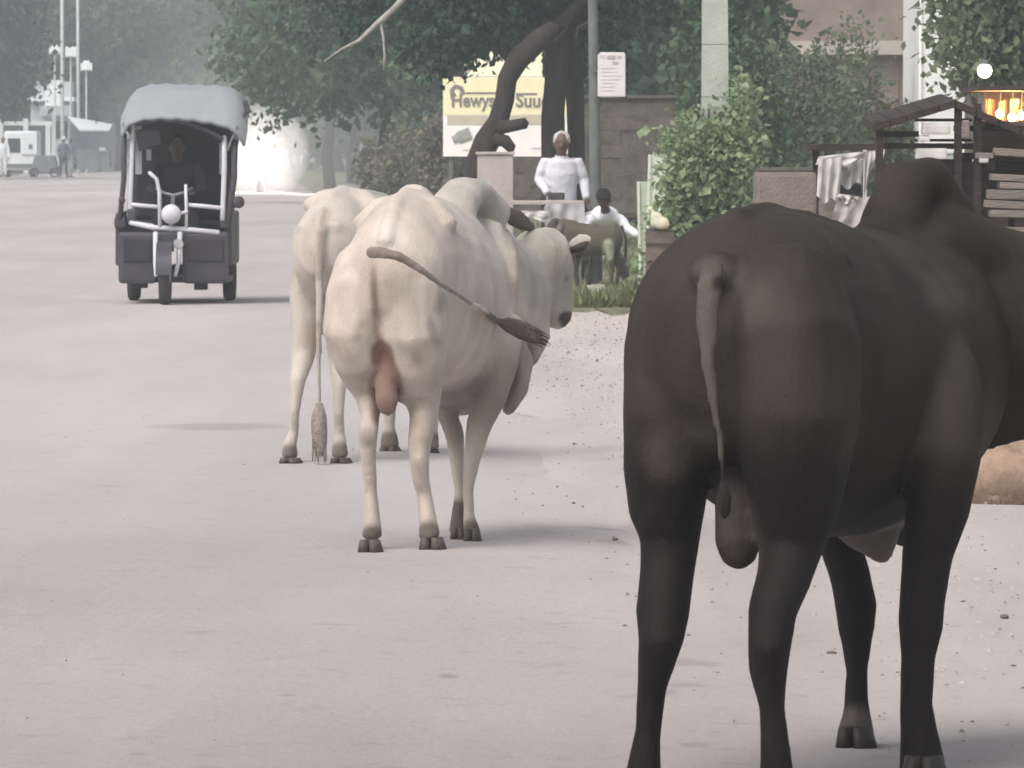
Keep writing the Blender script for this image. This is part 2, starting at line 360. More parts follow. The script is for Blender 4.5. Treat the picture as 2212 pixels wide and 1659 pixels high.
# far belt of trees closing the road: three built kinds, copied
far_group = 'hazy trees closing the far end of the road'
protos = []
for s in range(3):
    protos.append(tree(0, 400, 'x', h=8, cr=(4.0, 3.4, 3.6), cz=4.9, r0=.22, n=9000, size=.42, m=m_leaf_mid if s != 1 else m_leaf_dark, seed=20 + s, group=far_group, bottom=.2))
far = [(-150, 330, 1.25), (30, 352, 1.3), (160, 372, 1.22), (235, 390, 1.3), (290, 402, 1.25), (430, 345, .66), (505, 415, .76), (590, 378, 1.12), (640, 352, 1.2), (735, 330, 1.25), (840, 300, 1.25), (930, 340, 1.3),
       (215, 430, 1.5), (240, 440, 1.45), (475, 428, .78), (690, 420, 1.45), (90, 420, 1.4), (1040, 310, 1.3), (250, 340, 1.05), (640, 440, 1.3)]
for i, (px, D, s) in enumerate(far):
    src = protos[i % 3]; loc = ((px - PX0) / F * D, D, 0)
    lab = 'hazy grey green tree in the belt closing the far end of the road'
    if i < 3: src.location = loc; src.scale = (s, s, s); src['label'] = lab
    else: copy_thing(src, loc, lab, (s, s, s), rz=(i * 1.7) % 6.28)
# left roadside trees, nearer
tree(-140, 268, 'dark green tree at the left edge of the road, overhanging the parked van', h=11, cr=(4.2, 3.6, 4.6), cz=7.0, n=15000, size=.24, m=m_leaf_dark, seed=31, nb=12)
tree(20, 335, 'leafy dark tree just behind the two white poles', h=9, cr=(3.0, 3.0, 4.2), cz=6.6, n=9000, size=.3, m=m_leaf_dark, seed=32, nb=10)
# right roadside trees
tree(715, 215, 'hazy green tree standing right behind the glare of the headlight', h=10, cr=(3.0, 3.2, 3.4), cz=6.1, n=13000, size=.28, m=m_leaf_mid, seed=41, nb=12)
tree(760, 240, 'small roadside tree with a dark leaning trunk beside the far bollard', h=8, cr=(2.2, 2.2, 2.2), cz=4.6, r0=.17, n=8000, size=.27, m=m_leaf_mid, seed=42)
tree(840, 165, 'broad green tree whose boughs hang above the shrubs', h=10, cr=(3.4, 3.2, 3.3), cz=5.3, n=19000, size=.21, m=m_leaf_mid, seed=43, nb=13)
tree(1010, 132, 'dense dark tree behind the yellow painted board', h=10, cr=(3.2, 3.0, 3.2), cz=5.5, n=19000, size=.19, m=m_leaf_dark, seed=44, nb=13, bottom=2.3)
tree(1385, 118, 'dark tree filling the gap behind the notice pole', h=10, cr=(1.75, 2.2, 3.2), cz=4.6, n=17000, size=.18, m=m_leaf_dark, seed=45, nb=12)
tree(1565, 100, 'loose green tree left of the brown building', h=9, cr=(.62, 1.2, 2.6), cz=3.7, n=11000, size=.15, m=m_leaf_mid, seed=46, nb=10, r0=.12)
tree(2185, 66, 'sparse leafy tree in front of the white building at right', h=6, cr=(.75, 1.0, 1.15), cz=2.8, n=8200, size=.095, m=m_leaf_grey, seed=47, nb=10, r0=.07)

# the big tree with three dark trunks, in front of the painted board
bt = thing('tree', G(1200, 588), 'old tree with three dark crooked trunks in front of the yellow painted board', 'tree')
D0 = 78.0
def path(mb, pl, D, n=12, dD=None):
    pts = [W(a, b, D + (dD[i] if dD else 0)) for i, (a, b, r) in enumerate(pl)]; mb.tube(pts, [r * D / F for a, b, r in pl], n=n); return pts
mb = MB(); path(mb, [(1196, 600, 34), (1200, 480, 30), (1196, 340, 27), (1194, 250, 25), (1200, 180, 24), (1205, 100, 26), (1195, 0, 24), (1170, -120, 18), (1120, -260, 10)], D0); mb.build('trunk', m_bark, bt, smooth=True)
mb = MB(); path(mb, [(1246, 600, 28), (1246, 460, 22), (1245, 330, 18), (1243, 240, 19), (1240, 160, 21), (1225, 90, 24), (1262, -20, 20), (1300, -150, 14), (1330, -300, 8)], D0 + .5); mb.build('trunk', m_bark, bt, smooth=True)
mb = MB(); path(mb, [(1010, 600, 24), (1015, 460, 24), (1034, 345, 26), (1052, 305, 28), (1076, 262, 22), (1090, 215, 21), (1096, 170, 21), (1118, 130, 24), (1160, 90, 24), (1196, 60, 18)], D0 - 1.5)
path(mb, [(1078, 275, 16), (1105, 272, 13), (1136, 266, 12)], D0 - 1.6, 8); path(mb, [(1070, 300, 15), (1092, 305, 14), (1106, 322, 11)], D0 - 1.6, 8)
mb.build('trunk', m_bark, bt, smooth=True)
mb = MB()
for pl in ([(1110, 130, 16), (1040, 60, 12), (960, 0, 9), (860, -60, 6)], [(1200, 60, 16), (1290, -30, 12), (1400, -80, 8), (1480, -100, 5)], [(1196, 20, 14), (1100, -60, 10), (980, -140, 6)]): path(mb, pl, D0 - .3, 8)
for tw in range(16): a_ = random.choice([(1100, 140), (1200, 90), (1250, 60), (1140, 100), (1000, 30)]); x1, y1 = a_[0] + random.uniform(-70, 70), a_[1] + random.uniform(-60, 50); path(mb, [(a_[0], a_[1], 5), ((a_[0] + x1) / 2 + random.uniform(-10, 10), (a_[1] + y1) / 2, 3.5), (x1, y1, 1.5)], D0 - .6 + random.uniform(-.2, .2), 5)
mb.build('limb', m_bark, bt, smooth=True)
O = Vector(bt.location); blobs = []
for (a, b, D, rx, rz) in ((1130, 20, 78, .50, .42), (1020, 40, 77, .45, .45), (930, 60, 76.5, .40, .48), (1250, -10, 79, .55, .55), (1380, -60, 78, .6, .6), (900, -60, 77, .6, .5), (1100, -200, 78, 1.3, 1.0), (1350, -250, 79, 1.3, 1.0), (880, -220, 77, 1.1, .8), (1180, -420, 78, 1.6, .9),
                     (960, 110, 78.5, .30, .22), (1060, 80, 78.3, .30, .16), (1290, 110, 79.5, .3, .5), (790, -20, 77.4, .55, .4), (1200, 20, 78.8, .5, .4)):
    p = W(a, b, D) - O; blobs.append((tuple(p), (rx, rx * .8, rz)))
mesh_leaves('crown', blobs, 34000, .085, m_leaf_dark, bt, 51, droop=.6)
# bare pale branch hanging across the foliage, top centre
mb = MB(); path(mb, [(905, -90, 8), (876, -10, 7.5), (850, 20, 7), (818, 48, 6.5), (775, 88, 4), (738, 106, 2.5), (700, 132, 1.5)], 70, 9)
path(mb, [(822, 48, 3), (828, 80, 3), (831, 120, 2.6), (829, 150, 1.5)], 70, 6)
br = thing('dead_branch', W(905, -90, 70), 'bare pale dead branch slanting down in front of the dark foliage at the top', 'branch'); mb.build('bough', m_bark_pale, br, smooth=True)

def shrub(px, py, wpx, hpx, label, m, n=1800, size=.07, seed=0, group=None, dry=False, name='shrub'):
    """py: where it meets the ground"""
    g = random.Random(seed); p = G(px, py); D = GD(py); rx = wpx / 2 * D / F; rz = hpx * D / F
    t = thing(name, p, label, name.replace('_', ' '), group); blobs = []; mb = MB()
    for i in range(7):
        c = Vector((g.uniform(-.65, .65) * rx, g.uniform(-.5, .5) * rx * .8, rz * g.uniform(.25, .85))); blobs.append((tuple(c), (rx * g.uniform(.35, .5), rx * .4, rz * g.uniform(.22, .36))))
        mb.tube([p + Vector((c.x * .1, c.y * .1, -.02)), p + Vector((c.x * .5, c.y * .5, c.z * .6)), p + c], [.02, .014, .008], n=5)
    mb.build('stem', m_bark, t); mesh_leaves('foliage', blobs, n, size, m, t, seed, floor=0.0); return t
shr = [(880, 445, 120, 150, m_leaf_dry, 'dry olive shrub nearest the white cattle, left of the painted board', .11), (960, 462, 140, 175, m_leaf_dry, 'pale dry shrub right under the left edge of the painted board', .10),
       (838, 432, 90, 120, m_leaf_dry, 'hazy dry bush behind the far bollard', .15), (1020, 470, 110, 110, m_leaf_dry, 'low dry bush behind the pale gate pillar', .09),
       (1690, 480, 170, 270, m_leaf_grey, 'tall green bush right of the concrete pole', .075), (1810, 520, 230, 340, m_leaf_grey, 'wide dusty bush behind the white cloth stall', .075), (1930, 500, 180, 340, m_leaf_grey, 'grey green bush in front of the brown building wall', .08),
       (1400, 440, 120, 210, m_leaf_mid, 'green bush right of the notice board', .09), (1470, 520, 110, 330, m_leaf_mid, 'tall weedy bush left of the concrete pole', .07), (1640, 470, 120, 220, m_leaf_mid, 'leafy bush behind the concrete pole', .08)]
shr += [(1735, 545, 220, 430, m_leaf_grey, 'broad grey green bush against the brown building, right of the concrete pole', .085), (1895, 540, 230, 440, m_leaf_grey, 'broad dusty bush against the brown building, left of the thin white pole', .085), (1655, 560, 110, 420, m_leaf_mid, 'tall narrow green bush touching the right side of the concrete pole', .075)]
for i, (a, b, c, d, m, lab, sz) in enumerate(shr): shrub(a, b, c, d, lab, m, n=6500, size=sz, seed=60 + i)
# weeds on the verge: nobody could count them
V = []; Fc = []; k = 0
for i in range(15000):
    D = 61 + 70 * rng.random() ** 1.7; edge = .28 - (D - 61) * .047
    x = edge + abs(rng.normal(0, 1.0)) * 2.4; 
    if mnoise.noise(Vector((x * 1.2, D * .25, 0))) < -.08: continue
    h = rng.uniform(.03, .11) * (1.6 if mnoise.noise(Vector((x, D * .3, 8))) > .2 else 1); a = rng.uniform(0, 6.28); wd = h * .22; l0 = rng.normal(0, h * .5)
    V += [(x - wd * math.cos(a), D - wd * math.sin(a), .02), (x + wd * math.cos(a), D + wd * math.sin(a), .02), (x + l0, D + rng.normal(0, h * .4), h + .02)]; Fc.append((k, k + 1, k + 2)); k += 3
me = bpy.data.meshes.new('weeds'); me.from_pydata(V, [], Fc); o = link('weeds', me, mat('weed_green', (.10, .13, .05), var=.3, scale=2, col2=(.24, .24, .13), trans=.2)); tag(o, 'short dusty weeds and grass over the verge beyond the sandy shoulder', 'weeds', kind='stuff')


# ------------------------------------------------------------------ buildings, walls, poles and signs
m_conc = mat('weathered_concrete', (.33, .34, .31), var=.16, scale=4, bump=.5, bscale=30)
m_concg = mat('concrete_pole_green', (.38, .42, .37), var=.12, scale=5, bump=.4, bscale=40)
m_white = mat('limewash_white', (.74, .75, .74), var=.08, scale=3, bump=.3, bscale=25)
m_plaster = mat('brown_plaster', (.225, .18, .155), var=.2, scale=2.5, bump=.4, bscale=22)
m_mud = mat('mud_brick', (.105, .092, .078), var=.3, scale=5, bump=.7, bscale=20)
m_band = mat('pale_ledge', (.42, .38, .34), var=.15, scale=4)
m_pink = mat('pinkish_render', (.44, .385, .355), var=.12, scale=5, bump=.4, bscale=30)
m_timber = mat('dark_timber', (.036, .026, .023), var=.35, scale=6, bump=.6, bscale=40, stretch=(.4, 1, 2))
m_timber2 = mat('grey_plank', (.19, .16, .14), var=.3, scale=5, bump=.6, bscale=40, stretch=(.4, 1, 2))
m_cloth = mat('white_cloth', (.48, .465, .45), var=.2, scale=4, bump=.6, bscale=9)
m_pole = mat('pole_grey', (.14, .15, .145), var=.2, scale=6)
m_poleW = mat('pole_white', (.60, .63, .63), var=.1, scale=6)
m_dark = mat('dark_void', (.03, .03, .032), var=.2)
def wbox(mb, px0, py0, px1, py1, D, depth, **k):
    """a box whose near face spans that rectangle of the picture at distance D"""
    a = W(px0, py0, D); b = W(px1, py1, D); c = (a + b) / 2; return mb.box((c.x, D + depth / 2, c.z), (abs(b.x - a.x), depth, abs(a.z - b.z)), **k)
def part(mb, name, m, root, **k): return mb.build(name, m, root, **k)

# brown two-storey building at right
bb = thing('brown_building', (W(1800, 0, 112).x, 112, 0), 'grey brown plastered building with a pale ledge band behind the bushes at upper right', 'building')
mb = MB(); wbox(mb, 1500, -560, 2010, 470, 112, 6); mb.build('wall', m_plaster, bb)
mb = MB(); wbox(mb, 1480, 88, 2030, 118, 111.7, .3); mb.build('ledge', m_band, bb)
mb = MB(); wbox(mb, 1470, -590, 2040, -560, 111.4, 7); mb.build('roof_slab', m_band, bb)
for a in (1560, 1720, 1880):
    mb = MB(); wbox(mb, a, -300, a + 80, -130, 111.93, .1); f = mb.build('window', m_dark, bb)
    mb = MB(); wbox(mb, a - 8, -308, a, -122, 111.9, .14); wbox(mb, a + 80, -308, a + 88, -122, 111.9, .14); wbox(mb, a, -308, a + 80, -300, 111.9, .14); wbox(mb, a, -130, a + 80, -122, 111.9, .14); mb.build('frame', m_band, f)
for i in range(7):
    mb = MB(); wbox(mb, 1655 + i * 47, 150 + (i % 3) * 4, 1658 + i * 47, 300, 111.94, .08); mb.build('downpipe' if i % 3 == 0 else 'pilaster', m_plaster, bb)
# white building right of it
wb = thing('white_building', (W(2100, 0, 92).x, 92, 0), 'white rendered building seen between leaves beside the thin white pole', 'building')
mb = MB(); wbox(mb, 1998, -420, 2420, 330, 92, 5); mb.build('wall', m_white, wb)
mb = MB(); wbox(mb, 2085, -60, 2320, 330, 91.93, .1); mb.build('shutter', m_mud, wb)
mb = MB(); wbox(mb, 1985, -450, 2440, -420, 91.6, 6); mb.build('roof_slab', m_band, wb)
wp = thing('white_pole', G(1989, 600), 'thin white painted pole in front of the white building', 'pole'); mb = MB()
D = GD(600); mb.tube([W(1987, 605, D), W(1988, 250, D), W(1991, -250, D)], .018, n=8); mb.build('shaft', mat('gloss_white', (.85, .85, .82), rough=.4), wp); mb = MB(); mb.ball(W(1991, -252, D), .03); mb.build('cap', m_poleW, wp)
# overgrown low compound wall left of the building, and the brown block
cw = thing('compound_wall', (W(1260, 0, 98).x, 98, 0), 'low dark mud brick compound wall behind the standing man', 'wall')
mb = MB(); wbox(mb, 1108, 212, 1460, 470, 98, .3); mb.build('wall_core', m_mud, cw)
for r_ in range(8):
    for c_ in range(9):
        if random.random() < .12: continue
        mb = MB(); x0 = 1112 + c_ * 38 + (19 if r_ % 2 else 0); y0 = 222 + r_ * 30
        wbox(mb, x0, y0, x0 + 37.3, y0 + 29.3, 97.985 - random.uniform(0, .012), .05); mb.build('block', m_mud, cw)
mb = MB(); wbox(mb, 1104, 205, 1464, 212, 97.93, .42); mb.build('coping', m_mud, cw)
pg = thing('gate_pillar', G(1070, 612), 'pale pinkish rendered gate pillar under the painted board', 'pillar'); D = GD(612)
mb = MB(); wbox(mb, 1031, 334, 1109, 616, D, .36, bev=.015); mb.build('shaft', m_pink, pg)
mb = MB(); wbox(mb, 1027, 328, 1112, 334, D - .02, .40, bev=.006); mb.build('cap', m_pink, pg)
bw = thing('brown_block_wall', (W(1700, 0, 47).x, 47, 0), 'squat brown earth wall between the concrete pole and the white cloth stall', 'wall')
mb = MB(); wbox(mb, 1632, 372, 1764, 780, 47, .5, bev=.03); mb.build('wall_body', mat('brown_earth_wall', (.20, .165, .145), var=.2, scale=5, bump=.6), bw)
mb = MB(); wbox(mb, 1640, 362, 1757, 372, 47.05, .4, bev=.01); mb.build('coping', m_mud, bw)

# painted board
pb = thing('painted_board', (W(1090, 0, 92).x, 92, 0), 'yellow and white painted sign board with grey hand lettering behind the dark trunks', 'sign board'); D = 92
m_yel = mat('board_yellow', (.86, .80, .52), rough=.6, var=.05, scale=5, emit=None); m_bw = mat('board_white', (.88, .85, .82), rough=.6, var=.04)
mb = MB(); wbox(mb, 957, 166, 1226, 338, D, .04); mb.build('panel', m_bw, pb)
mb = MB(); wbox(mb, 958, 167, 1225, 248, D - .006, .006); mb.build('yellow_field', m_yel, pb)
mb = MB(); wbox(mb, 966, 250, 1045, 269, D - .007, .006); wbox(mb, 1045, 250, 1220, 269, D - .007, .006); mb.build('buff_band', mat('board_buff', (.52, .47, .37), var=.08), pb)
m_ink = mat('board_ink', (.24, .21, .22), rough=.7, var=.15, scale=20)
def text(body, pos, size, m, parent, rz=0.0, sx=1.0, name='lettering', align='LEFT', rx=math.pi / 2, off=.003):
    c = bpy.data.curves.new(name, 'FONT'); c.body = body; c.size = size; c.extrude = .002; c.align_x = align; c.resolution_u = 3; c.offset = .006
    o = bpy.data.objects.new(name, c); scene.collection.objects.link(o); o.parent = parent; o.location = Vector(pos) - Vector(parent.location); o.rotation_euler = (rx, 0, rz); o.scale = (sx, 1, 1)
    c.materials.append(m); bpy.context.view_layer.update(); me = bpy.data.meshes.new_from_object(o.evaluated_get(bpy.context.evaluated_depsgraph_get())); o2 = bpy.data.objects.new(name, me); scene.collection.objects.link(o2); o2.parent = parent; o2.location = o.location; o2.rotation_euler = o.rotation_euler; o2.scale = o.scale; bpy.data.objects.remove(o); return o2
text('Hewyss', W(974, 230, D - .014), .245, m_ink, pb, sx=.85); text('Suuc', W(1114, 231, D - .014), .25, m_ink, pb, sx=.9)
mb = MB(); p = [W(978, 214, D - .014), W(976, 194, D - .014), W(984, 186, D - .014), W(996, 190, D - .014), W(1001, 204, D - .014)]; mb.tube(p, .028, .004, up=(0, 1, 0), n=6); mb.build('flourish', m_ink, pb)
mb = MB(); wbox(mb, 1006, 199, 1078, 203, D - .013, .005); mb.build('headline_bar', m_ink, pb)
mb = MB(); wbox(mb, 1114, 201, 1160, 205, D - .013, .005); mb.build('headline_bar', m_ink, pb)
mb = MB(); wbox(mb, 1004, 112, 1172, 165, D + .03, .04, bev=.01); mb.build('upper_panel', mat('cream_panel', (.92, .90, .68), rough=.6, var=.04), pb)
mb = MB(); a = W(978, 302, D - .016); b = W(1016, 287, D - .016); mb.tube([a, a.lerp(b, .25), a.lerp(b, .3), b], [.05, .05, .075, .08], .008, up=(0, 1, 0), n=8); mb.build('painted_bottle', mat('board_sage', (.33, .34, .31), var=.2, scale=20), pb)
for a, b in ((1000, 322), (1150, 318)): mb = MB(); wbox(mb, a, b, a + 26, b + 3, D - .008, .005); mb.build('small_print', mat('faint_ink', (.62, .60, .58)), pb)
for a in (975, 1205): mb = MB(); q = W(a, 330, D); mb.tube([(q.x, D + .08, -.05), (q.x, D + .08, q.z + .5)], .035, n=8); mb.build('post', m_pole, pb)

# thin grey pole with the notice board
npz = thing('notice_pole', G(1284, 618), 'slim grey pole right of the dark trunks, carrying the white notice', 'pole'); D = GD(618)
mb = MB(); mb.tube([W(1288, 622, D), W(1285, 300, D), W(1279, -100, D), W(1276, -420, D)], [.062, .055, .048, .042], n=12); mb.build('shaft', m_pole, npz, smooth=True)
mb = MB(); mb.tube([W(1278, -330, D), W(1330, -360, D)], .02, n=8); mb.build('bracket', m_pole, npz)
nb_ = thing('notice_board', W(1321, 160, D - .07), 'white rectangular notice with faint grey print fixed to the slim grey pole', 'notice')
m_not = mat('notice_white', (.70, .67, .68), rough=.5, var=.05, scale=8)
mb = MB(); wbox(mb, 1291, 113, 1351, 209, D - .09, .02, bev=.008, rz=0); mb.build('panel', m_not, nb_)
m_gp = mat('notice_print', (.40, .38, .39)); m_gp2 = mat('notice_faint', (.60, .575, .585))
for x0, y0, x1, y1, m in ((1312, 120, 1330, 128, m_gp), (1333, 121, 1343, 126, m_gp), (1296, 119, 1309, 125, m_gp2), (1323, 133, 1336, 139, m_gp)): mb = MB(); wbox(mb, x0, y0, x1, y1, D - .094, .004); mb.build('printed_emblem', m, nb_)
for i in range(7): mb = MB(); wbox(mb, 1299, 146 + i * 8, 1299 + random.uniform(26, 44), 148 + i * 8, D - .094, .004); mb.build('printed_line', m_gp2, nb_)
for a, b in ((1291, 111), (1349, 111), (1291, 208), (1349, 208)): mb = MB(); wbox(mb, a, b, a + 4, b + 5, D - .096, .03); mb.build('clip', m_dark, nb_)
mb = MB(); wbox(mb, 1280, 150, 1292, 156, D - .08, .02); mb.build('strap', m_pole, nb_)

# square concrete pole with creeper
cp = thing('concrete_pole', G(1545, 655), 'tall square concrete power pole half covered in creeper', 'pole'); D = GD(655)
mb = MB(); a = W(1545, 662, D); b = W(1543, -700, D); n_ = 12
ring = lambda c, s_: [(c.x - s_, c.y - s_, c.z), (c.x + s_, c.y - s_, c.z), (c.x + s_, c.y + s_, c.z), (c.x - s_, c.y + s_, c.z)]
for i in range(n_): c0 = a.lerp(b, i / n_); c1 = a.lerp(b, (i + 1) / n_); s0 = .135 - .045 * i / n_; mb.add(ring(c0, s0) + ring(c1 - Vector((0, 0, .006)), s0 - .004), [(0, 1, 5, 4), (1, 2, 6, 5), (2, 3, 7, 6), (3, 0, 4, 7), (4, 5, 6, 7)])
mb.build('shaft', m_concg, cp)
mb = MB(); mb.box((b.x, b.y - .1, b.z - .3), (1.2, .08, .08)); mb.build('crossarm', m_pole, cp)
for k_ in (-.5, 0, .5): mb = MB(); mb.tube([(b.x + k_, b.y - .1, b.z - .26), (b.x + k_, b.y - .1, b.z - .14)], [.05, .03], n=8); mb.build('insulator', m_white, cp)
cr = thing('creeper', G(1530, 655), 'pale green creeper climbing the square concrete pole', 'climbing plant'); O = Vector(cr.location)
blobs = []
for (x, y, rx, rz) in ((1480, 420, 44, 80), (1600, 400, 34, 110), (1500, 330, 70, 80), (1590, 300, 40, 70), (1545, 330, 50, 50), (1598, 210, 12, 40), (1520, 480, 100, 100), (1455, 520, 40, 50), (1540, 590, 110, 80), (1560, 420, 50, 80), (1480, 520, 60, 70), (1470, 600, 60, 60)):
    p = W(x, y, D - .15) - O; blobs.append((tuple(p), (rx * D / F, .28, rz * D / F)))
mesh_leaves('foliage', blobs, 15000, .062, mat('creeper_leaf', (.15, .22, .115), rough=.55, scale=1.6, col2=(.34, .43, .26), detail=4, trans=.3), cr, 81, floor=.01)
mb = MB()
for s in range(5): mb.tube([W(1520 + s * 14, 660, D - .16), W(1512 + s * 18, 500, D - .17), W(1505 + s * 20, 360, D - .16), W(1520 + s * 12, 240, D - .15)], [.02, .016, .012, .008], n=5)
mb.build('stem', m_bark, cr)
# pale boards and sack left of it
m_pg = mat('pale_green_board', (.46, .52, .42), var=.12, scale=5); m_pg2 = mat('pale_board_clean', (.62, .66, .56), var=.08)
for (x0, y0, x1, y1, dd, m, lab, lean) in ((1398, 334, 1436, 600, .5, m_pg2, 'tall pale board leaning among weeds, topmost left of the concrete pole', .03), (1380, 392, 1432, 620, .2, m_pg, 'shorter dull green board leaning in front of the tall pale board', -.02)):
    t = thing('leaning_board', G((x0 + x1) / 2, 632), lab, 'board', 'boards leaning in the verge'); Dd = GD(632) - dd
    mb = MB(); wbox(mb, x0, y0, x1, 632, Dd, .03, ry=lean, bev=.004); mb.build('panel', m, t)
    mb = MB(); wbox(mb, x0 - 2, y0, x0 + 4, 632, Dd - .02, .02, ry=lean); mb.build('batten', m_pg2, t)
sk = thing('sack', G(1425, 660), 'small cream sack slumped against the leaning boards', 'sack'); Dd = 59.5
mb = MB(); mb.ball(W(1426, 482, Dd), (.085, .06, .055), seg=14); mb.ball(W(1418, 470, Dd), (.055, .05, .055)); mb.tube([W(1416, 468, Dd), W(1408, 458, Dd), W(1403, 450, Dd)], [.035, .018, .03], n=10)
organic('bag', mb, .012, mat('sack_cream', (.7, .68, .56), attr='coat', var=.1, scale=9), sk, (.50, .51, .40), jitter=.016)
ct_ = thing('crate', G(1420, 660), 'low dark crate under the cream sack', 'crate'); mb = MB(); wbox(mb, 1396, 494, 1452, 660, 59.55, .2); mb.build('crate_body', m_mud, ct_)
for i in range(4): mb = MB(); wbox(mb, 1394, 500 + i * 38, 1454, 526 + i * 38, 59.52, .03); mb.build('slat', m_mud, ct_)

# white cloth stall (right centre)
cs = thing('cloth_stall', (W(1840, 0, 50).x, 50, 0), 'low stall hung with white cloths under a dark flat roof, behind the black bull', 'stall'); D = 50
mb = MB(); wbox(mb, 1748, 311, 1890, 326, D, 1.2); mb.build('roof', m_timber, cs)
def cloth(name, pl, D, m, root, sag=.02, seed=0):
    """hanging cloth: pl = outline quad corners tl, tr, br, bl in the picture"""
    nx, ny = 14, 16; tl, tr, br_, bl = [W(a, b, D) for a, b in pl]; vs = []
    for j in range(ny + 1):
        for i in range(nx + 1):
            u, v = i / nx, j / ny; p = tl.lerp(tr, u).lerp(bl.lerp(br_, u), v)
            p += Vector((0, sag * math.sin(u * 17 + seed + v * 1.5) * (.3 + v) + sag * mnoise.noise(Vector((u * 4, v * 3, seed))), .012 * math.sin(u * 9 + seed) * v * 2)); vs.append(p)
    fs = [(j * (nx + 1) + i, j * (nx + 1) + i + 1, (j + 1) * (nx + 1) + i + 1, (j + 1) * (nx + 1) + i) for j in range(ny) for i in range(nx)]
    mb = MB(); mb.add(vs, fs); return mb.build(name, m, root, smooth=True)
mb = MB(); wbox(mb, 1756, 322, 1770, 830, D + .8, .06); wbox(mb, 1902, 322, 1912, 830, D + .8, .06); mb.build('rear_post', m_timber, cs)
mb = MB(); wbox(mb, 1865, 324, 1872, 455, D - .05, .03); wbox(mb, 1865, 455, 1872, 830, D - .05, .03); mb.build('front_post', m_poleW, cs)
t = cloth('awning_cloth', [(1768, 338), (1912, 322), (1908, 342), (1762, 362)], D - .08, m_cloth, cs, .03, 1)
hc = [('white cloth hung over the left end of the stall rail', [(1768, 345), (1820, 338), (1812, 438), (1764, 430)], m_cloth, -.12), ('greyish cloth hung behind the white one on the stall rail', [(1812, 338), (1866, 332), (1860, 400), (1806, 404)], mat('grey_cloth', (.45, .44, .41), var=.12, scale=4), -.02),
      ('narrow white cloth hanging by the pale front post', [(1868, 330), (1905, 326), (1874, 372), (1866, 450)], m_cloth, -.15), ('lilac grey sheet draped low over the sacks', [(1806, 436), (1906, 420), (1880, 500), (1790, 490)], mat('lilac_cloth', (.40, .36, .37), var=.15, scale=4), -.3), ('small white towel folded under the stall rail', [(1806, 418), (1858, 424), (1856, 436), (1806, 432)], m_cloth, -.3)]
for lab, q, m, dd in hc:
    o = cloth('hanging_cloth', q, D + dd, m, None, .03, len(lab)); o['label'] = lab; o['category'] = 'cloth'; o['group'] = 'cloths hung on the low stall'
mb = MB(); wbox(mb, 1776, 432, 1900, 830, D + .1, .6, bev=.02); mb.build('counter', m_timber2, cs)
mb = MB(); wbox(mb, 1815, 398, 1860, 432, D + .1, .3, bev=.01); mb.build('drawer_box', m_dark, cs)

# dark timber shed at the right edge
ts = thing('timber_shed', (W(2080, 0, 44).x, 44, 0), 'dark timber lean-to shed with a shallow pitched roof at the right edge', 'shed'); D = 44
for (a, b, c, d) in ((1890, 268, 2065, 216), (2065, 216, 2300, 318)):
    for i in range(5):
        t0, t1 = i / 5, (i + .92) / 5; p0 = W(a + (c - a) * t0, b + (d - b) * t0, D); p1 = W(a + (c - a) * t1, b + (d - b) * t1, D); mb = MB()
        mb.add([p0, p1, p1 + Vector((0, 1.6, .05)), p0 + Vector((0, 1.6, .05)), p0 - Vector((0, 0, .045)), p1 - Vector((0, 0, .045)), p1 + Vector((0, 1.6, .0)), p0 + Vector((0, 1.6, .0))], [(0, 1, 2, 3), (7, 6, 5, 4), (0, 4, 5, 1), (1, 5, 6, 2), (2, 6, 7, 3), (3, 7, 4, 0)]); mb.build('roof_board', m_timber, ts)
for a, y0 in ((1892, 262), (2062, 222), (2104, 224), (2290, 310)): mb = MB(); wbox(mb, a, y0, a + 15, 860, D + .05, .05); mb.build('post', m_timber, ts)
for y0, y1, x0, x1 in ((282, 296, 1900, 1985), (308, 322, 1900, 2104), (350, 372, 1960, 2150), (380, 402, 1960, 2140), (410, 445, 1980, 2160), (450, 490, 1980, 2300), (500, 560, 1980, 2300), (570, 640, 1980, 2300), (650, 760, 1980, 2300), (272, 284, 2060, 2300), (330, 344, 2060, 2150)):
    mb = MB(); wbox(mb, x0, y0 + random.uniform(-2, 2), x1, y1, D + .12 + random.uniform(0, .02), .03, ry=random.uniform(-.01, .01)); mb.build('board', m_timber, ts)
mb = MB(); wbox(mb, 1975, 352, 2300, 860, D + 1.4, .05); mb.build('back_panel', m_timber, ts)
mb = MB(); wbox(mb, 2108, 262, 2300, 352, D + 1.45, .05); mb.build('upper_panel', mat('upper_timber', (.12, .09, .075), var=.3, scale=4), ts)
mb = MB(); wbox(mb, 1985, 256, 2100, 262, D + .3, .5); wbox(mb, 1985, 344, 2100, 350, D + .3, .5); wbox(mb, 1985, 300, 2100, 306, D + .3, .5); mb.build('shelf', m_timber, ts)
for (x0, y0, x1, y1, lab) in ((1992, 268, 2054, 290, 'large white carton on the upper shelf of the dark shed'), (1984, 294, 2010, 306, 'small white packet below the upper cartons in the shed'), (1978, 322, 2048, 344, 'wide white tray on the lower shelf of the shed'), (2078, 262, 2096, 300, 'grey box standing at the shed middle post'), (2116, 338, 2136, 352, 'small pale tin right of the shed middle post'), (2050, 405, 2070, 442, 'white bottle shaped packet hanging low in the dark shed')):
    t = thing('carton', W((x0 + x1) / 2, y1, D + .2), lab, 'box', 'pale goods in the dark shed'); mb = MB(); wbox(mb, x0, y0, x1, y1, D + .02 if 'bottle' in lab else D - .05, .15, bev=.012, taper=.9); mb.build('box_body', m_cloth if 'grey' not in lab else m_timber2, t)
    mb = MB(); wbox(mb, x0 + 3, y0 - 2, x1 - 3, y0, D - .02, .1); mb.build('lid', m_cloth, t)
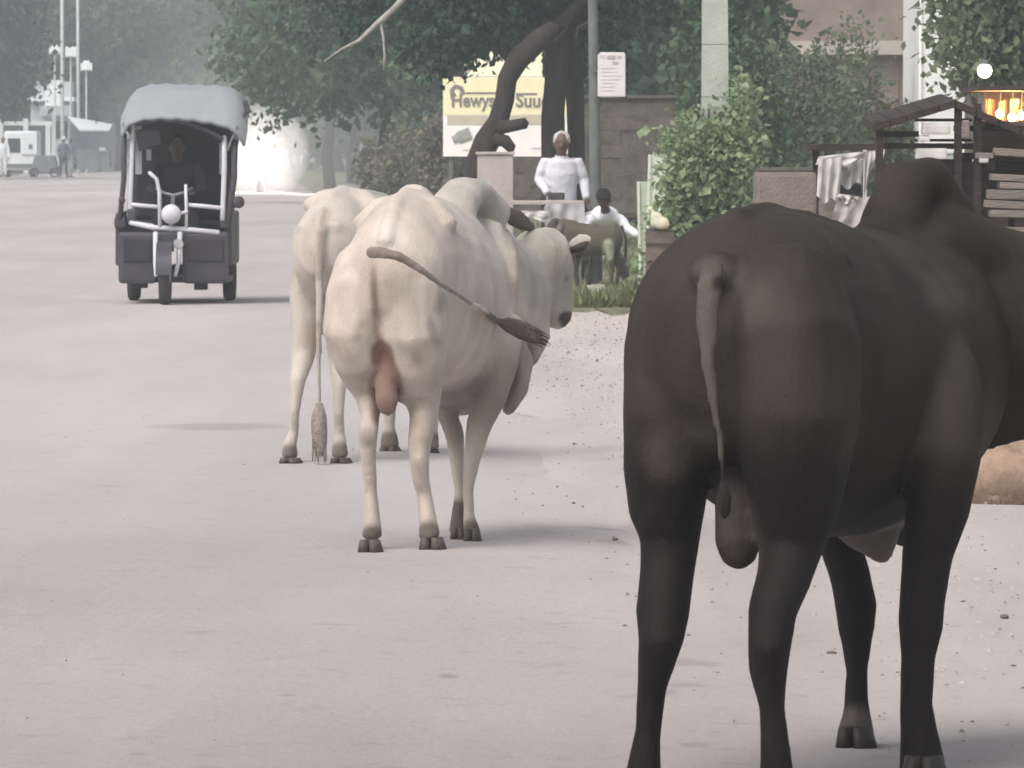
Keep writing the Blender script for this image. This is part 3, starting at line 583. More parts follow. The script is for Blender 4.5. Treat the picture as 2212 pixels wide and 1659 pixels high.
pk = [(2112, 330, 2146, 342, 0), (2150, 322, 2240, 338, .06), (2142, 378, 2260, 392, .05), (2160, 396, 2300, 410, .04), (2136, 412, 2300, 432, .03), (2130, 436, 2300, 452, .05), (2140, 455, 2300, 470, .02), (2172, 492, 2300, 520, .02)]
pt = thing('plank_stack', W(2220, 520, D - .5), 'untidy stack of weathered grey planks at the right edge', 'planks')
for i, (x0, y0, x1, y1, ry) in enumerate(pk): mb = MB(); wbox(mb, x0, y0, x1, y1, D - .5 - .03 * i, .25, ry=ry, bev=.004); mb.build('plank', m_timber2, pt)
mb = MB(); wbox(mb, 2180, 470, 2190, 860, D - .45, .1); wbox(mb, 2280, 470, 2290, 860, D - .45, .1); wbox(mb, 2140, 520, 2300, 530, D - .45, .3); mb.build('trestle', m_timber, pt)

# lamps that are lit
def lamp(px, py, D, r, label, col, strength, watt=0, cat='lamp', hang=60, group=None):
    t = thing('lamp', W(px, py, D), label, cat, group)
    mb = MB(); mb.ball(W(px, py, D), r); mb.build('bulb', mat('lit_' + ('%d_%d' % (px, py)), (.9, .9, .85), emit=col, estr=strength), t, smooth=True)
    mb = MB(); mb.tube([W(px, py, D) + Vector((0, 0, r * .8)), W(px, py, D) + Vector((0, 0, r * 1.5))], r * .5, n=8); mb.build('holder', m_dark, t)
    mb = MB(); mb.tube([W(px, py, D) + Vector((0, 0, r * 1.4)), W(px + 3, py - hang, D)], .006, n=5); mb.build('cord', m_dark, t)
    if watt:
        ld = bpy.data.lights.new('bulb_light', 'POINT'); ld.energy = watt; ld.color = col; ld.shadow_soft_size = r; lo = bpy.data.objects.new('bulb_light', ld); scene.collection.objects.link(lo); lo.location = W(px, py, D - r * 3)
lamp(2127, 153, 60, .062, 'round white lit globe lamp hanging among the leaves at upper right', (1, .97, .9), 5, 6)
lamp(2110, 250, 60, .028, 'small white lit bulb beside the orange stall', (1, .93, .8), 4, 0)
for i, (a, b, lab) in enumerate(((2160, 246, 'leftmost warm bulb glowing in the orange stall'), (2186, 254, 'middle warm bulb glowing in the orange stall'), (2206, 250, 'rightmost warm bulb glowing in the orange stall'))): lamp(a, b, 57 + i * .3, .035, lab, (1, .55, .2), 3.2, 45 if i != 1 else 60, group='warm bulbs in the orange stall')
os_ = thing('orange_stall', (W(2200, 0, 58.5).x, 58.5, 0), 'stall with orange cloth lit by warm bulbs at the right edge', 'stall')
m_or = mat('orange_cloth', (.55, .33, .20), var=.25, scale=4)
mb = MB(); wbox(mb, 2118, 200, 2420, 700, 58.5, .1); mb.build('back_cloth', m_or, os_)
mb = MB(); wbox(mb, 2112, 186, 2430, 196, 56.5, 2.2); mb.build('roof', m_timber, os_)
for a in (2114, 2300): mb = MB(); wbox(mb, a, 200, a + 10, 700, 56.6, .04); mb.build('post', m_timber2, os_)
for i in range(7): t = cloth('orange_drape', [(2130 + i * 26, 214 + (i % 2) * 8), (2150 + i * 26, 214), (2148 + i * 26, 280 + (i % 3) * 8), (2128 + i * 26, 274)], 57.9 - .1 * (i % 3), m_or, os_, .02, i)
# dirt heap
dh = thing('dirt_heap', G(2290, 1090), 'heap of brown earth and clods at the right edge behind the black bull', 'dirt heap'); o0 = Vector(dh.location)
mb = MB(); 
for i in range(26): a = random.uniform(0, 6.28); q = random.uniform(0, .42); mb.ball(o0 + Vector((q * math.cos(a), .35 + q * math.sin(a) * .8, max(.02, .27 - q * .55) + random.uniform(-.03, .04))), (random.uniform(.08, .17), random.uniform(.08, .15), random.uniform(.07, .12)), seg=10, rings=6)
mb.ball(o0 + Vector((0, .35, 0)), (.5, .42, .31)); organic('earth_pile', mb, .016, mat('brown_earth', (.3, .22, .16), attr='coat', var=.3, scale=9, bump=.8, bscale=40), dh, (.29, .20, .145), jitter=.045, smooth_it=2, paints=[([(o0.x - .8, o0.y, 0), (o0.x + .8, o0.y, 0)], .05, .12, (.13, .09, .06))])
for i in range(24):
    a = random.uniform(2.2, 6.0); q = random.uniform(.42, .62); mb = MB(); c = o0 + Vector((q * math.cos(a), .35 + q * math.sin(a) * .7, .012)); mb.ball(c, (random.uniform(.015, .045), .025, random.uniform(.012, .03)), rz=a, seg=7, rings=5); mb.build('clod', mat('clod_brown', (.17, .12, .085), var=.3, scale=30), dh)
# stones and clods on the road
m_st = mat('road_stone', (.13, .115, .105), var=.3, scale=30, bump=.5)
st = [(1329, 1167, 7), (1797, 1412, 8), (2170, 1336, 12), (1040, 1352 + 145, 3), (455, 1572, 4), (1210, 1500, 3), (1870, 1250, 4), (705, 1262, 3), (2080, 1300, 5), (2010, 1180, 4), (2150, 1230, 4), (820, 1392, 3), (350, 1390, 3), (1310, 1490, 6), (2100, 1560, 5), (1500, 1500, 5), (150, 1450, 3), (1240, 960, 4), (2190, 1440, 6), (610, 1490, 3)]
for i in range(34): st.append((random.uniform(1380, 2210) if i % 3 else random.uniform(20, 1300), random.uniform(1000, 1655), random.uniform(2, 4.5)))
for i, (a, b, r_) in enumerate(st):
    g = G(a, b); rr = r_ * GD(b) / F; mb = MB(); mb.ball(g + Vector((0, 0, rr * .3)), (rr, rr * random.uniform(.8, 1.6), rr * .55), rz=random.uniform(0, 3), seg=8, rings=6)
    mb.v = [tuple(Vector(v) + Vector(mnoise.noise_vector(Vector(v) * 40)) * rr * .25) for v in mb.v]
    o = mb.build('stone', m_st, base=g); tag(o, 'small dark clod lying on the dusty road', 'stone', 'small clods scattered on the road')

# grit: nobody could count it
def grit(name, n, fx, fy, m, smin, smax, label):
    V = []; Fc = []; k = 0
    for i in range(n):
        y = fy(); x = fx(y); s_ = random.uniform(smin, smax) * random.uniform(.5, 1); a = random.uniform(0, 6.28); pts = [(s_ * math.cos(a + 2.1 * j), s_ * math.sin(a + 2.1 * j), 0) for j in range(3)] + [(0, 0, s_ * random.uniform(.5, .9))]
        V += [(x + p[0], y + p[1], .008 + p[2]) for p in pts]; Fc += [(k, k + 1, k + 3), (k + 1, k + 2, k + 3), (k + 2, k, k + 3)]; k += 4
    me = bpy.data.meshes.new(name); me.from_pydata(V, [], Fc); tag(link(name, me, m), label, 'gravel', kind='stuff')
edge_x = lambda y: np.interp(y, [14, 16, 20, 30, 47, 62], [2.0, 1.75, 1.15, .62, .18, -.12])
grit('gravel', 2600, lambda y: edge_x(y) + abs(random.gauss(0, .9)) - .15, lambda: 14.5 + 46 * random.random() ** .8, mat('pale_grit', (.34, .31, .285), var=.3, scale=40), .006, .018, 'pale grit and crumbs strewn over the sandy shoulder')
grit('gravel', 420, lambda y: edge_x(y) + random.uniform(-.4, 1.8), lambda: 40 + 20 * random.random(), mat('dark_grit', (.22, .195, .17), var=.35, scale=40), .010, .024, 'darker crumbs and dry leaves where the shoulder meets the weeds')
grit('gravel', 900, lambda y: random.uniform(-.08 * y, edge_x(y)), lambda: 14 + 30 * random.random() ** 1.3, mat('dark_grit', (.17, .15, .125)), .005, .013, 'fine grit scattered thinly over the road')
# table with white cloth, pale slab
D = 70.5; tb = thing('table', G(1190, 618), 'low table behind the white bull head, beside the standing man', 'table')
mb = MB(); wbox(mb, 1104, 434, 1262, 442, D, .6, bev=.006); mb.build('tabletop', m_pink, tb)
for a, dd in ((1110, 0), (1248, 0), (1110, .5), (1248, .5)): mb = MB(); wbox(mb, a, 442, a + 8, 618, D + dd + .03, .04); mb.build('leg', m_pole, tb)
o = cloth('table_cloth', [(1106, 455), (1188, 455), (1186, 474), (1108, 482)], D - .06, m_cloth, None, .02, 3); tag(o, 'bright white cloth hanging from the left half of the table', 'cloth')
o = cloth('table_cloth', [(1190, 440), (1262, 440), (1266, 520), (1186, 522)], D - .05, mat('lavender_cloth', (.42, .41, .43), var=.1, scale=5), None, .03, 6); tag(o, 'grey lavender cloth hanging from the right half of the table', 'cloth')
ps = thing('stone_block', G(1287, 640), 'pale squarish stone block lying by the dark calf feet', 'stone block'); mb = MB(); c = G(1287, 640)
mb.box(c + Vector((0, 0, .05)), (.16, .12, .1), rz=.2, bev=.012); mb.build('block_body', mat('pale_stone', (.46, .46, .38), var=.15, scale=12, bump=.5), ps)
mb = MB(); mb.box(c + Vector((.02, -.01, .105)), (.11, .08, .012), rz=.3, bev=.004); mb.build('chip', mat('pale_stone', (.46, .46, .38)), ps)
# bollard far right verge
bl = thing('bollard', G(785, 396), 'small dark bollard on the far verge beside the leaning trunk', 'bollard'); p = G(785, 396); mb = MB(); mb.tube([p, p + Vector((0, 0, .42))], [.14, .12], n=12); mb.build('post_body', m_dark, bl); mb = MB(); mb.ball(p + Vector((0, 0, .43)), (.125, .125, .06)); mb.build('cap', m_dark, bl)

# ------------------------------------------------------------------ far left: poles, lamps, stalls, van, building
for (px, D, top, lab, zt) in ((134, 296, -150, 'left one of the two tall white poles beyond the rickshaw', .078), (169, 312, -150, 'right one of the two tall white poles, nearest the rickshaw', .07)):
    t = thing('street_pole', (W(px, 0, D).x, D, 0), lab, 'pole', 'two tall white poles at far left'); x = W(px, 0, D).x
    mb = MB(); mb.tube([(x, D, -.1), (x + (.0 if px < 150 else -.03), D, 11)], [zt * 1.1, zt * .8], n=10); mb.build('shaft', m_poleW, t, smooth=True)
    mb = MB(); mb.tube([(x - .05, D, 10.9), (x + .3, D, 11.3), (x + .9, D, 11.4)], .04, n=6); mb.build('arm', m_poleW, t)
m_sign = mat('sign_white_cool', (.80, .86, .88), var=.03)
for (x0, y0, x1, y1, D, lab) in ((106, 96, 131, 117, 300, 'white sign board with a rounded top left of the left pole'), (141, 101, 165, 124, 305, 'square white sign board between the two tall poles'), (174, 130, 199, 153, 310, 'small white sign with a rounded corner right of the right pole'), (97, 167, 132, 232, 310, 'large bright white hoarding behind the left pole')):
    t = thing('roadside_sign', (W((x0 + x1) / 2, 0, D).x, D, 0), lab, 'sign', 'white signs around the two poles'); mb = MB()
    a = W(x0, y0, D); b = W(x1, y1, D); wbox(mb, x0, y0 + (6 if y0 != 101 else 0), x1, y1, D - .3, .08)
    if y0 in (96, 130): mb.tube([W(x0 + 6, y0 + 7, D - .26), W(x1 - 6, y0 + 7, D - .26)], .12, .04, up=(0, 1, 0), n=10)
    mb.build('panel', m_sign, t); mb = MB(); c = (a + b) / 2; mb.tube([(c.x, D, 0), (c.x, D - .1, b.z + .1)], .04, n=6); mb.build('post', m_poleW, t)
    mb = MB(); wbox(mb, x0 + 2, y1 - 3, x1 - 2, y1, D - .34, .04); mb.build('rim', m_conc, t)
kb = thing('kiosk_building', (W(90, 0, 318).x, 318, 0), 'pale flat-roofed kiosk building left of the two white poles', 'building'); D = 318
mb = MB(); wbox(mb, 66, 176, 152, 360, D, 3); mb.build('wall', mat('cool_wall', (.48, .53, .55), var=.1), kb)
mb = MB(); wbox(mb, 58, 210, 160, 218, D - .5, 4); mb.build('canopy_slab', m_sign, kb)
mb = MB(); wbox(mb, 86, 228, 152, 250, D - .4, .2); mb.build('fascia', mat('grey_fascia', (.40, .45, .47)), kb)
mb = MB(); wbox(mb, 78, 262, 110, 352, D - .05, .1); mb.build('doorway', m_dark, kb)
mb = MB(); wbox(mb, 120, 262, 146, 300, D - .05, .1); mb.build('window', m_dark, kb)
sh = thing('awning_stall', (W(195, 0, 300).x, 300, 0), 'roadside stall with a long pale sloping awning left of the rickshaw', 'stall'); D = 300
mb = MB(); a, b, c, d = W(146, 251, D), W(243, 268, D - 1), W(236, 280, D - 1.6), W(172, 280, D - 1.2); mb.add([a, b, c, d] + [p - Vector((0, 0, .06)) for p in (a, b, c, d)] , [(0, 1, 2, 3), (7, 6, 5, 4), (0, 4, 5, 1), (1, 5, 6, 2), (2, 6, 7, 3), (3, 7, 4, 0)]); mb.build('awning', mat('awning_grey', (.50, .55, .57), var=.1), sh)
mb = MB(); wbox(mb, 150, 268, 250, 352, D + .6, .1); mb.build('back_wall', mat('blue_grey_wall', (.10, .12, .14), var=.2), sh)
mb = MB(); wbox(mb, 166, 322, 236, 366, D - .6, .7); mb.build('counter', mat('blue_grey_counter', (.16, .18, .20), var=.25, scale=3), sh)
for a in (152, 206, 242): mb = MB(); wbox(mb, a, 262, a + 4, 372, D - .9, .06); mb.build('post', m_pole, sh)
mb = MB(); wbox(mb, 214, 318, 228, 326, D - .7, .2); mb.build('tray', m_sign, sh)
s2 = thing('pergola_stall', (W(40, 0, 292).x, 292, 0), 'open stall with three white posts and a pale beam at the left edge', 'stall'); D = 292
for a, y0 in ((-4, 258), (50, 256), (98, 270)): mb = MB(); wbox(mb, a, y0, a + 11, 374 if a != 98 else 360, D, .15); mb.build('post', m_poleW, s2)
mb = MB(); wbox(mb, -10, 262, 112, 271, D + .16, .12); mb.build('beam', m_poleW, s2)
mb = MB(); wbox(mb, 0, 271, 100, 352, D + 2.2, .1); mb.build('back_panel', mat('dark_green_panel', (.05, .07, .065), var=.3), s2)
# parked white van (front view)
van = thing('parked_van', (W(44, 0, 286).x, 286, 0), 'small white van with a dark windscreen parked at the left edge', 'van'); D = 286
m_vw = mat('van_white', (.75, .78, .80), rough=.35, var=.04)
mb = MB(); wbox(mb, 8, 283, 80, 368, D, 2.6, bev=.12); mb.build('body', m_vw, van)
mb = MB(); wbox(mb, 17, 299, 44, 330, D - .02, .1, bev=.02); mb.build('windscreen', mat('dark_glass', (.03, .04, .045), rough=.15, spec=.5), van)
mb = MB(); wbox(mb, 46, 286, 80, 334, D - .08, .1, bev=.03); mb.build('side_panel', m_vw, van); mb = MB(); wbox(mb, 62, 312, 70, 322, D - .1, .05); mb.build('badge', m_pole, van)
for a in (14, 68): mb = MB(); c = W(a + 3, 366, D + .3); mb.disc((c.x, D + .4, .24), .24, .2, axis=(1, 0, 0)); mb.build('wheel', m_dark, van)
for a in (13, 70): mb = MB(); c = W(a, 342, D - .03); mb.disc(c, .07, .05, axis=(0, 1, 0)); mb.build('headlight', m_sign, van)
mb = MB(); wbox(mb, 10, 354, 78, 362, D - .1, .12, bev=.02); mb.build('bumper', m_pole, van)
tp = thing('covered_cart', (W(98, 0, 283).x, 283, 0), 'grey tarpaulin covered handcart between the van and the person in a white cap', 'cart'); D = 283
mb = MB(); wbox(mb, 66, 336, 126, 376, D, 1.0, bev=.1, taper=.75); mb.build('tarpaulin', mat('grey_tarp', (.15, .16, .17), var=.2, scale=3), tp)
for a in (74, 118): mb = MB(); c = W(a, 376, D); mb.ring((c.x, D - .05, .2), .17, .03, axis=(0, 1, 0)); mb.build('wheel', m_dark, tp)

# ------------------------------------------------------------------ people
def hand_geo(mb, wrist, direction, side, s=1.0, curl=.5, nf=6):
    """palm, four unequal bent fingers and a thumb; side = direction of the thumb"""
    d = Vector(direction).normalized(); sd_ = Vector(side); sd_ = (sd_ - d * sd_.dot(d)).normalized(); nrm = d.cross(sd_); w0 = Vector(wrist)
    mb.tube([w0, w0 + d * .04 * s, w0 + d * .085 * s], [.026 * s, .038 * s, .037 * s], [.018 * s, .015 * s, .013 * s], up=nrm, n=10)
    for i, L in enumerate((.068, .078, .072, .056)):
        b = w0 + d * .082 * s + sd_ * (.028 - .019 * i) * s; d2 = (d + nrm * curl * .6).normalized(); d3 = (d + nrm * curl * 1.8).normalized()
        p1 = b + d * .4 * L * s; p2 = p1 + d2 * .33 * L * s; p3 = p2 + d3 * .3 * L * s; mb.tube([b, p1, p2, p3], [.0092 * s, .0088 * s, .008 * s, .0066 * s], n=nf)
    b = w0 + d * .025 * s + sd_ * .026 * s; t1 = b + (d * .5 + sd_ * .8).normalized() * .035 * s; mb.tube([b, t1, t1 + (d + nrm * .3).normalized() * .03 * s], [.013 * s, .0105 * s, .008 * s], n=nf)
M_SKIN = mat('skin', (.2, .1, .07), attr='coat', var=.08, scale=20, rough=.6)
def clothm(name, c): return mat('cloth_' + name, c, var=.10, scale=7, bump=.5, bscale=22, rough=.9)
def person(label, base, J, skin, hairc, shirt, pants, face=(0, -1, 0), voxel=.012, s=1.0, shoes=(.03, .025, .02), hem=None, cap=None, group=None, name='person', long_shirt=0.0):
    t = thing(name, base, label, 'person', group); V = lambda k: Vector(J[k])
    fdir = Vector(face).normalized(); hd = V('head'); up = (hd - V('neck')).normalized(); sd_ = fdir.cross(up).normalized()
    mb = MB()
    mb.tube([hd - up * .095 * s + fdir * .02 * s, hd - up * .05 * s + fdir * .012 * s, hd, hd + up * .06 * s, hd + up * .105 * s], [.045 * s, .066 * s, .077 * s, .072 * s, .04 * s], [.05 * s, .08 * s, .094 * s, .09 * s, .05 * s], up=fdir, n=14)
    mb.tube([hd + fdir * .085 * s + up * .012 * s, hd + fdir * .112 * s - up * .022 * s], [.010 * s, .017 * s], n=8)
    for k in (-1, 1): mb.ball(hd + sd_ * k * .079 * s - up * .002 * s, (.012 * s, .02 * s, .032 * s), seg=8, rings=6)
    mb.tube([V('neck') - up * .03 * s, hd - up * .05 * s], [.055 * s, .052 * s], n=12)
    mb.tube([V('pelvis'), V('chest'), V('neck')], [.12 * s, .13 * s, .06 * s], [.09 * s, .10 * s, .05 * s], n=14, up=fdir)
    ex = MB(); paints = []
    for k in 'LR':
        mb.tube([V('neck').lerp(V('sh' + k), .6), V('sh' + k), V('el' + k), V('wr' + k)], [.028 * s, .036 * s, .035 * s, .025 * s], n=10)
        dd = V('wr' + k) - V('el' + k); hd_ = Vector(J.get('hd' + k, tuple(dd))); hand_geo(mb if voxel < .012 else ex, V('wr' + k), hd_, J.get('th' + k, tuple(fdir)), s * 1.0)
        mb.tube([V('wr' + k) - dd.normalized() * .02, V('wr' + k) + hd_.normalized() * .05 * s], [.024 * s, .03 * s], [.02 * s, .016 * s], n=8)
        mb.tube([V('hip' + k), V('hip' + k).lerp(V('kn' + k), .3), V('kn' + k), V('kn' + k).lerp(V('an' + k), .35), V('an' + k)], [.085 * s, .08 * s, .055 * s, .052 * s, .034 * s], n=10)
        ff = Vector(J.get('foot' + k, tuple(fdir))); ff.z = 0; ff.normalize(); mb.tube([V('an' + k) - ff * .03 * s, V('an' + k) + ff * .08 * s - Vector((0, 0, .04 * s)), V('an' + k) + ff * .15 * s - Vector((0, 0, .05 * s))], [.035 * s, .04 * s, .035 * s], [.04 * s, .028 * s, .018 * s], n=10)
    eyes = [hd + sd_ * k * .031 * s + up * .012 * s + fdir * .088 * s for k in (-1, 1)]
    for e_ in eyes: paints.append(([e_], .007 * s, .008 * s, (.02, .015, .012)))
    paints.append(([hd - up * .052 * s + fdir * .085 * s - sd_ * .022 * s, hd - up * .052 * s + fdir * .085 * s + sd_ * .022 * s], .004 * s, .007 * s, tuple(c * .5 for c in skin)))
    organic('body', mb, voxel, M_SKIN, t, skin, paints, smooth_it=4, extra=ex if ex.v else None)
    # hair or cap
    if hairc:
        mb = MB(); mb.tube([hd - fdir * .045 * s - up * .05 * s, hd - fdir * .03 * s + up * .02 * s, hd - fdir * .012 * s + up * .075 * s, hd + up * .112 * s], [.074 * s, .094 * s, .085 * s, .04 * s], [.058 * s, .088 * s, .098 * s, .05 * s], up=fdir, n=14)
        organic('hair', mb, voxel * .8, mat('hair_%s' % ('grey' if hairc[0] > .1 else 'black'), hairc, var=.3, scale=60, bump=.6), t, hairc, jitter=.004)
    if cap: mb = MB(); mb.tube([hd + up * .03 * s, hd + up * .10 * s, hd + up * .125 * s], [.10 * s, .09 * s, .04 * s], n=14); mb.build('cap', clothm('cap', cap), t, smooth=True)
    # shirt
    mb = MB(); side = (V('shR') - V('shL')).normalized(); pel = V('pelvis') - (V('chest') - V('pelvis')).normalized() * (.02 + long_shirt)
    up2 = (V('neck') - V('pelvis')).cross(side)
    mb.tube([pel, V('pelvis'), V('pelvis').lerp(V('chest'), .5), V('chest'), V('chest').lerp(V('neck'), .75), V('neck') - up * .01 * s], [.17 * s + long_shirt * .1, .16 * s, .155 * s, .18 * s, .155 * s, .072 * s], [.125 * s + long_shirt * .1, .118 * s, .118 * s, .128 * s, .10 * s, .065 * s], up=up2, n=18, flat=True)
    for k in 'LR': mb.tube([V('neck').lerp(V('sh' + k), .5) - up * .05 * s, V('sh' + k) - up * .02 * s, V('sh' + k).lerp(V('el' + k), .55), V('el' + k), V('el' + k).lerp(V('wr' + k), .85)], [.062 * s, .066 * s, .062 * s, .054 * s, .044 * s], n=12)
    sm = mat('shirt_' + '%02d%02d%02d' % tuple(int(c * 99) for c in shirt), (.7, .7, .7), attr='coat', var=.07, scale=5, bump=.7, bscale=14, rough=.9)
    f3 = up2.normalized(); f3 = f3 if f3.dot(fdir) > 0 else -f3
    organic('shirt', mb, voxel, sm, t, shirt, [([V('neck') + f3 * .08 * s, V('pelvis') + f3 * .13 * s], .003, .006, tuple(c * .8 for c in shirt))], smooth_it=3, jitter=.007 * s)
    for k in 'LR': dd = (V('wr' + k) - V('el' + k)).normalized(); c0 = V('wr' + k) - dd * .045 * s; cb = MB(); cb.tube([c0, c0 + dd * .045 * s], [.041 * s, .043 * s], n=12); cb.build('cuff', sm if False else clothm('cuff%d' % int(shirt[0] * 99), shirt), t, smooth=True)
    col = MB(); col.tube([V('neck') - up * .025 * s, V('neck') + up * .018 * s], [.078 * s, .066 * s], n=14, flat=True, cap=False); col.build('collar', clothm('cuff%d' % int(shirt[0] * 99), shirt), t, smooth=True)
    mb = MB(); mb.tube([V('pelvis') + Vector((0, 0, .06)), V('pelvis') - Vector((0, 0, .09))], [.145 * s, .15 * s], [.11 * s, .11 * s], up=fdir, n=14)
    for k in 'LR': mb.tube([V('hip' + k), V('hip' + k).lerp(V('kn' + k), .4), V('kn' + k), V('an' + k) + Vector((0, 0, .03))], [.10 * s, .092 * s, .074 * s, .06 * s], n=12, flat=True)
    organic('trousers', mb, voxel, mat('trs_%02d%02d%02d' % tuple(int(c * 99) for c in pants), pants, var=.12, scale=6, bump=.6, bscale=16), t, pants, smooth_it=3, jitter=.005 * s)
    for k in 'LR':
        ff = Vector(J.get('foot' + k, tuple(fdir))); ff.z = 0; ff.normalize(); a = V('an' + k); mb = MB(); z0 = Vector((0, 0, 1)); mb.tube([a - ff * .04 * s - z0 * .045 * s, a + ff * .06 * s - z0 * .05 * s, a + ff * .165 * s - z0 * .055 * s], [.04 * s, .047 * s, .036 * s], [.032 * s, .03 * s, .018 * s], n=12); mb.build('shoe', clothm('shoe', shoes), t, smooth=True)
    return t
def standing(x, D, h=1.62, z0=0.0, face=(0, -1, 0), lean=0, arms=None, stride=.0):
    s = h / 1.7; f = Vector(face).normalized(); r = Vector((-f.y, f.x, 0)); B = Vector((x, D, z0)); P = lambda a, b, z: tuple(B + r * a * s + f * b * s + Vector((0, 0, z * s)))
    J = dict(pelvis=P(0, 0, .92), chest=P(0, .01 + lean * .5, 1.25), neck=P(0, .02 + lean, 1.44), head=P(0, .05 + lean * 1.2, 1.585))
    for k, q in (('L', -1), ('R', 1)):
        J.update({'sh' + k: P(q * .185, lean * .8, 1.39), 'el' + k: P(q * .24, .02 + lean * .6, 1.10), 'wr' + k: P(q * .25, .12 + lean * .6, .87), 'hip' + k: P(q * .09, 0, .88), 'kn' + k: P(q * .10, .03 + q * stride * .5, .48), 'an' + k: P(q * .11, q * stride, .08), 'foot' + k: tuple(f), 'th' + k: tuple(f)})
    if arms:
        for k, v in arms.items(): J[k] = P(*v)
    return J
x = W(1213, 0, 71.6).x
J = standing(x, 71.6, 1.53, lean=.03, arms=dict(elL=(-.25, .03, 1.18), wrL=(-.16, .2, 1.03), elR=(.25, 0, 1.17), wrR=(.28, .1, .97)))
mat_s = (.56, .565, .62)
J['hdL'] = (.4, -.5, -.4)
pm = person('grey haired man in a loose white shirt standing behind the table under the dark trunks', (x, 71.6, 0), J, (.14, .085, .065), (.50, .48, .47), (.60, .605, .66), (.30, .30, .33), face=(-.05, -1, -.12), voxel=.0105, s=.98, long_shirt=.12)
mb = MB(); wr = Vector(J['wrL']) + Vector((.09, -.07, -.03)); mb.box(wr, (.17, .07, .075), rz=.1, bev=.02); o = mb.build('pouch', mat('dark_pouch', (.07, .06, .06)), base=wr); tag(o, 'small dark pouch held by the standing man in white', 'pouch')
# bending person
D = 70.6; c = lambda a, b, d=0: tuple(W(a, b, D + d))
J = dict(pelvis=c(1262, 482, .35), chest=c(1304, 472, .02), neck=c(1308, 456, -.15), head=c(1304, 430, -.27), shL=c(1272, 472, -.06), elL=c(1256, 505, -.2), wrL=c(1262, 535, -.35), shR=c(1340, 472, -.06), elR=c(1356, 494, -.12), wrR=c(1378, 508, -.2),
         hipL=c(1260, 505, .38), knL=c(1256, 560, .2), anL=(W(1252, 0, D).x, D + .35, .07), hipR=c(1290, 505, .38), knR=c(1335, 560, .15), anR=(W(1352, 0, D).x, D + .3, .07))
person('person in a bright white shirt bending forward over the dark calf', (W(1300, 0, D).x, D + .3, 0), J, (.10, .06, .045), (.015, .013, .013), (.78, .80, .84), (.10, .10, .085), face=(.05, .55, -.8), voxel=.0105, s=.84)
# people at far left
x = W(6, 0, 284).x; person('person in white clothes at the far left edge, facing the road', (x, 284, 0), standing(x, 284, 1.6, stride=.1), (.16, .10, .08), (.03, .03, .03), (.72, .75, .78), (.62, .65, .68), voxel=.02, s=.95)
x = W(136, 0, 281).x; person('person in dark clothes and a white cap beside the covered handcart', (x, 281, 0), standing(x, 281, 1.62, face=(.5, -1, 0), stride=.12), (.13, .08, .06), None, (.12, .13, .15), (.07, .075, .085), voxel=.02, s=.95, cap=(.7, .72, .74))
x = W(149, 0, 283).x; person('person in pale trousers and grey shirt behind the one in a white cap', (x, 283, 0), standing(x, 283, 1.55, face=(.8, -.6, 0)), (.13, .08, .06), (.02, .02, .02), (.22, .24, .27), (.48, .50, .53), voxel=.02, s=.9)

